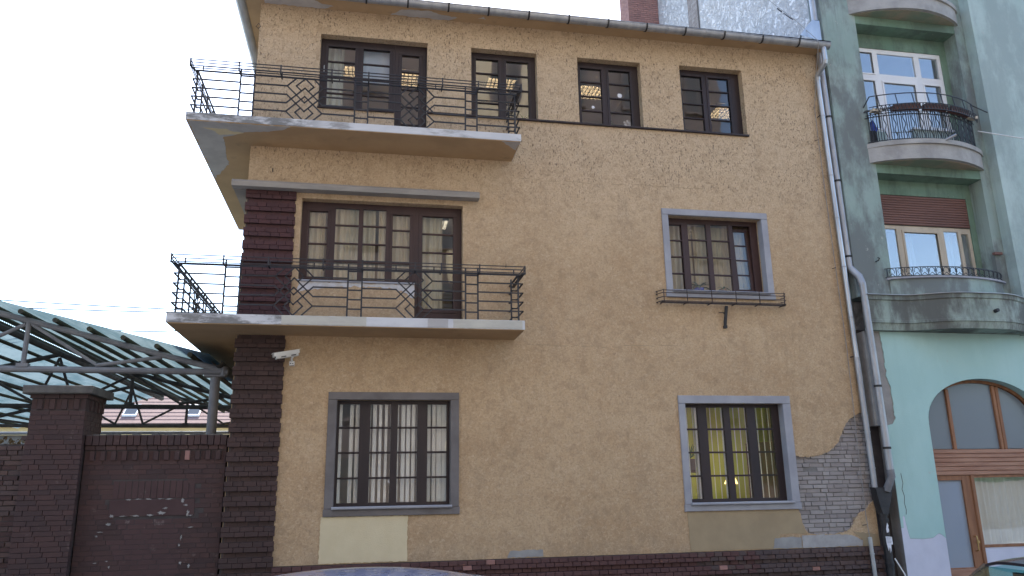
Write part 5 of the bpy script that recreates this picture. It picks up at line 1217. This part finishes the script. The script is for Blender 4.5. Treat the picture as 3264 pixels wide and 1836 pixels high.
# ================================================================== CARS
def car(name, label, x0, yc, paint, L=4.0, W=1.70, H=1.44, roof0=1.45, roof1=3.55, hood=.92, spoiler=False, antenna=False):
    t = thing(name, label, 'car', (x0+L/2, yc, 0)); hw = W/2
    P = lambda x, y, z: (x0+x, yc+y, z)
    # lower body as a loft of rings
    st = [(0, .72, .30, .58, .60), (.10, .90, .24, .66, .70), (.45, .97, .22, .74, .82), (.95, 1.0, .20, .82, hood), (1.5, 1.0, .20, .86, .95), (2.4, 1.0, .20, .88, .97), (3.2, 1.0, .20, .90, .99), (L-.25, .98, .24, .90, 1.0), (L-.06, .93, .28, .84, .96), (L, .82, .34, .74, .80)]
    b = MB(); k = 10
    for x, w, zl, zm, zt_ in st:
        w *= hw
        for s in (1, -1):
            ring = [(w*.86, zl), (w*.99, zl+.14), (w, zm-.14), (w*.95, zm+.05), (w*.86, zt_)]
            if s == -1: ring = [(-a, z) for a, z in reversed(ring)]
            b.v += [P(x, a, z) for a, z in ring]
    for i in range(len(st)-1):
        for j in range(k): b.f.append((i*k+j, (i+1)*k+j, (i+1)*k+(j+1) % k, i*k+(j+1) % k))
    b.f += [tuple(range(k)), tuple(range(len(st)*k-1, (len(st)-1)*k-1, -1))]
    body = b.build('body', paint, t, True)
    # roof skin
    zr = lambda u: H-.11*(abs(u-.42)/.58)**2.2*1.0
    wr = lambda u: hw*(.70+.02*math.sin(math.pi*u))
    def rs(u, v, dz=0.):
        a = (v*2-1); x = roof0+(roof1-roof0)*u; x += (.08*(a*a) if u < .5 else -.06*a*a)*(abs(u-.5)*2)**2
        return P(x, a*wr(u), zr(u)-.055*abs(a)**3.2-.012*a*a+dz)
    b = MB().grid(18, 16, rs); n0 = len(b.v); b.grid(18, 16, lambda u, v: rs(u, v, -.03))
    nv = 17
    for i in range(18):
        for j in (0, 16): p, q = i*nv+j, (i+1)*nv+j; b.f.append((p, q, n0+q, n0+p))
    for j in range(16):
        for i in (0, 18): p, q = i*nv+j, i*nv+j+1; b.f.append((p, q, n0+q, n0+p))
    b.build('roof', paint, t, True)
    # glass and pillars
    wf = (.98, .93); wb = (L-.12, .985)
    def glassgrid(nm, p00, p10, p11, p01, bulge, mat='glass_teal'):
        A = [Vector(P(*q)) for q in (p00, p10, p11, p01)]
        return MB().grid(8, 5, lambda u, v: (A[0]*(1-u)+A[1]*u)*(1-v)+(A[3]*(1-u)+A[2]*u)*v+Vector(bulge)*(4*u*(1-u)*.5+.5*4*u*(1-u)*(1-v)*v)).build(nm, mat, t, True)
    r00, r01, r10, r11 = rs(0, 0), rs(0, 1), rs(1, 0), rs(1, 1)
    L_ = lambda p: (p[0]-x0, p[1]-yc, p[2]-.012)
    fz = hood+.01
    glassgrid('windscreen', (wf[0], -hw*.84, fz), (wf[0], hw*.84, fz), L_(r01), L_(r00), (-.10, 0, .02))
    glassgrid('rear_window', (wb[0], -hw*.84, wb[1]), (wb[0], hw*.84, wb[1]), L_(r11), L_(r10), (.05, 0, .02))
    for s, ra, rb in ((-1, r00, r10), (1, r01, r11)):
        q0 = (wf[0]+.10, s*hw*.875, fz); q1 = (wb[0]-.12, s*hw*.875, wb[1]); A, B_ = L_(ra), L_(rb); m0 = (wf[0]+1.25, s*hw*.875, .97); m1 = (A[0]+(B_[0]-A[0])*.42, s*wr(.4), zr(.4)-.075)
        glassgrid('side_window', q0, m0, m1, (A[0]+.05, A[1], A[2]-.02), (0, 0, 0)); glassgrid('side_window', (m0[0]+.07, m0[1], m0[2]), q1, (B_[0]-.05, B_[1], B_[2]-.02), (m1[0]+.06, m1[1], m1[2]), (0, 0, 0))
        for a_, c_ in ((q0, (A[0]+.02, A[1], A[2])), (m0, m1), (q1, (B_[0]-.02, B_[1], B_[2]))): MB().bar(P(*a_), P(*c_), .07, .045, .01).build('pillar', paint, t)
        MB().cbox(-.10, .10, -.06, .06, -.06, .07, .02)
        mb = MB().box(x0+wf[0]+.18, x0+wf[0]+.30, yc+s*hw*.98, yc+s*(hw*.98+.18), .96, 1.08); mb.build('side_mirror', paint, t)
        MB().box(x0+.02, x0+.16, yc+s*hw*.45, yc+s*hw*.80, .58, .68).build('headlight', 'glass_new', t); MB().box(x0+L-.08, x0+L+.003, yc+s*hw*.60, yc+s*hw*.84, .70, .92).build('tail_light', 'lamp_red', t)
        for wx in (.72, L-.75):
            w_ = MB().tube([P(wx, s*hw*.80, .30), P(wx, s*hw*1.005, .30)], .30, 24).build('wheel', 'tyre', t, True); MB().tube([P(wx, s*hw*.99, .30), P(wx, s*hw*1.012, .30)], .19, 20).build('rim', 'rim', w_, True)
    MB().box(x0+1.75, x0+1.95, yc-hw*.7, yc-.06, .45, 1.10).box(x0+1.75, x0+1.95, yc+.06, yc+hw*.7, .45, 1.10).box(x0+2.75, x0+2.95, yc-hw*.7, yc+hw*.7, .45, 1.08).build('seats', 'car_trim', t)
    MB().box(x0+1.0, x0+1.35, yc-hw*.75, yc+hw*.75, .6, .93).build('dashboard', 'car_trim', t)
    mx = roof0+.02
    MB().cbox(x0+mx-.01, x0+mx+.03, yc-.13, yc+.13, H-.235, H-.155, .01).bar(P(mx+.02, 0, H-.16), P(mx+.06, 0, H-.085), .02).build('rear_view_mirror', 'car_trim', t)
    MB().box(x0-.004, x0+.03, yc-.26, yc+.26, .42, .53).build('number_plate', 'paper', t)
    if spoiler:
        b = MB().grid(6, 12, lambda u, v: P(roof1+.004+.24*u-.05*(2*v-1)**2, (2*v-1)*wr(1)*(1.0-.06*u), zr(1)+.004-.045*u-.05*abs(2*v-1)**3.2)); n0 = len(b.v)
        b.grid(6, 12, lambda u, v: P(roof1+.004+.24*u-.05*(2*v-1)**2, (2*v-1)*wr(1)*(1.0-.06*u), zr(1)-.035-.045*u-.05*abs(2*v-1)**3.2)); b.build('spoiler', paint, t, True)
    if antenna: MB().tube([P(roof0+.24, -.1, H-.01), P(roof0+.24+.18, -.1, H+.18)], .006, 6).build('antenna', 'car_trim', t)
    return t
car('parked_car', 'dusty blue hatchback parked below the cream plaster patch, only its roof showing', -2.28, -5.0, 'paint_blue', 4.0, 1.70, 1.44, 1.42, 3.42, .92, True)
car('parked_car', 'dark car with teal tinted windscreen parked before the green building', 5.38, -5.6, 'paint_dark', 4.1, 1.70, 1.375, 1.42, 3.5, .88, False, True)

# ================================================================== ACROSS THE STREET (seen only in the panes)
t = thing('opposite_house', 'tall tan and cream apartment house across the street behind the camera', 'building', (0, -20, 0))
OY = -16.3
MB().box(-20, 3.04, -26, OY, 0, 22.5).build('wall', 'opposite_render', t); MB().box(6.61, 15.5, -26, OY+.05, 0, 22.2).build('wall', 'opposite_render', t); MB().box(3.05, 6.6, -26, OY+.12, 0, 22.0).build('wall', 'opposite_cream', t)
MB().box(-20.2, 15.8, -26.2, OY+.5, 22.51, 23.0).build('cornice', 'opposite_cream', t)
for fl_ in range(6):
    for k in range(12):
        x = -18.6+k*2.95; z = 1.3+fl_*3.4; yy = OY+.12
        w_ = MB().box(x-.06, x+1.26, yy-.001, yy+.05, z-.06, z+2.06).build('window', 'opposite_render', t)
        MB().box(x+.03, x+.57, yy+.049, yy+.056, z+.03, z+1.97).box(x+.63, x+1.17, yy+.049, yy+.056, z+.03, z+1.97).build('pane', 'opposite_glass', w_)
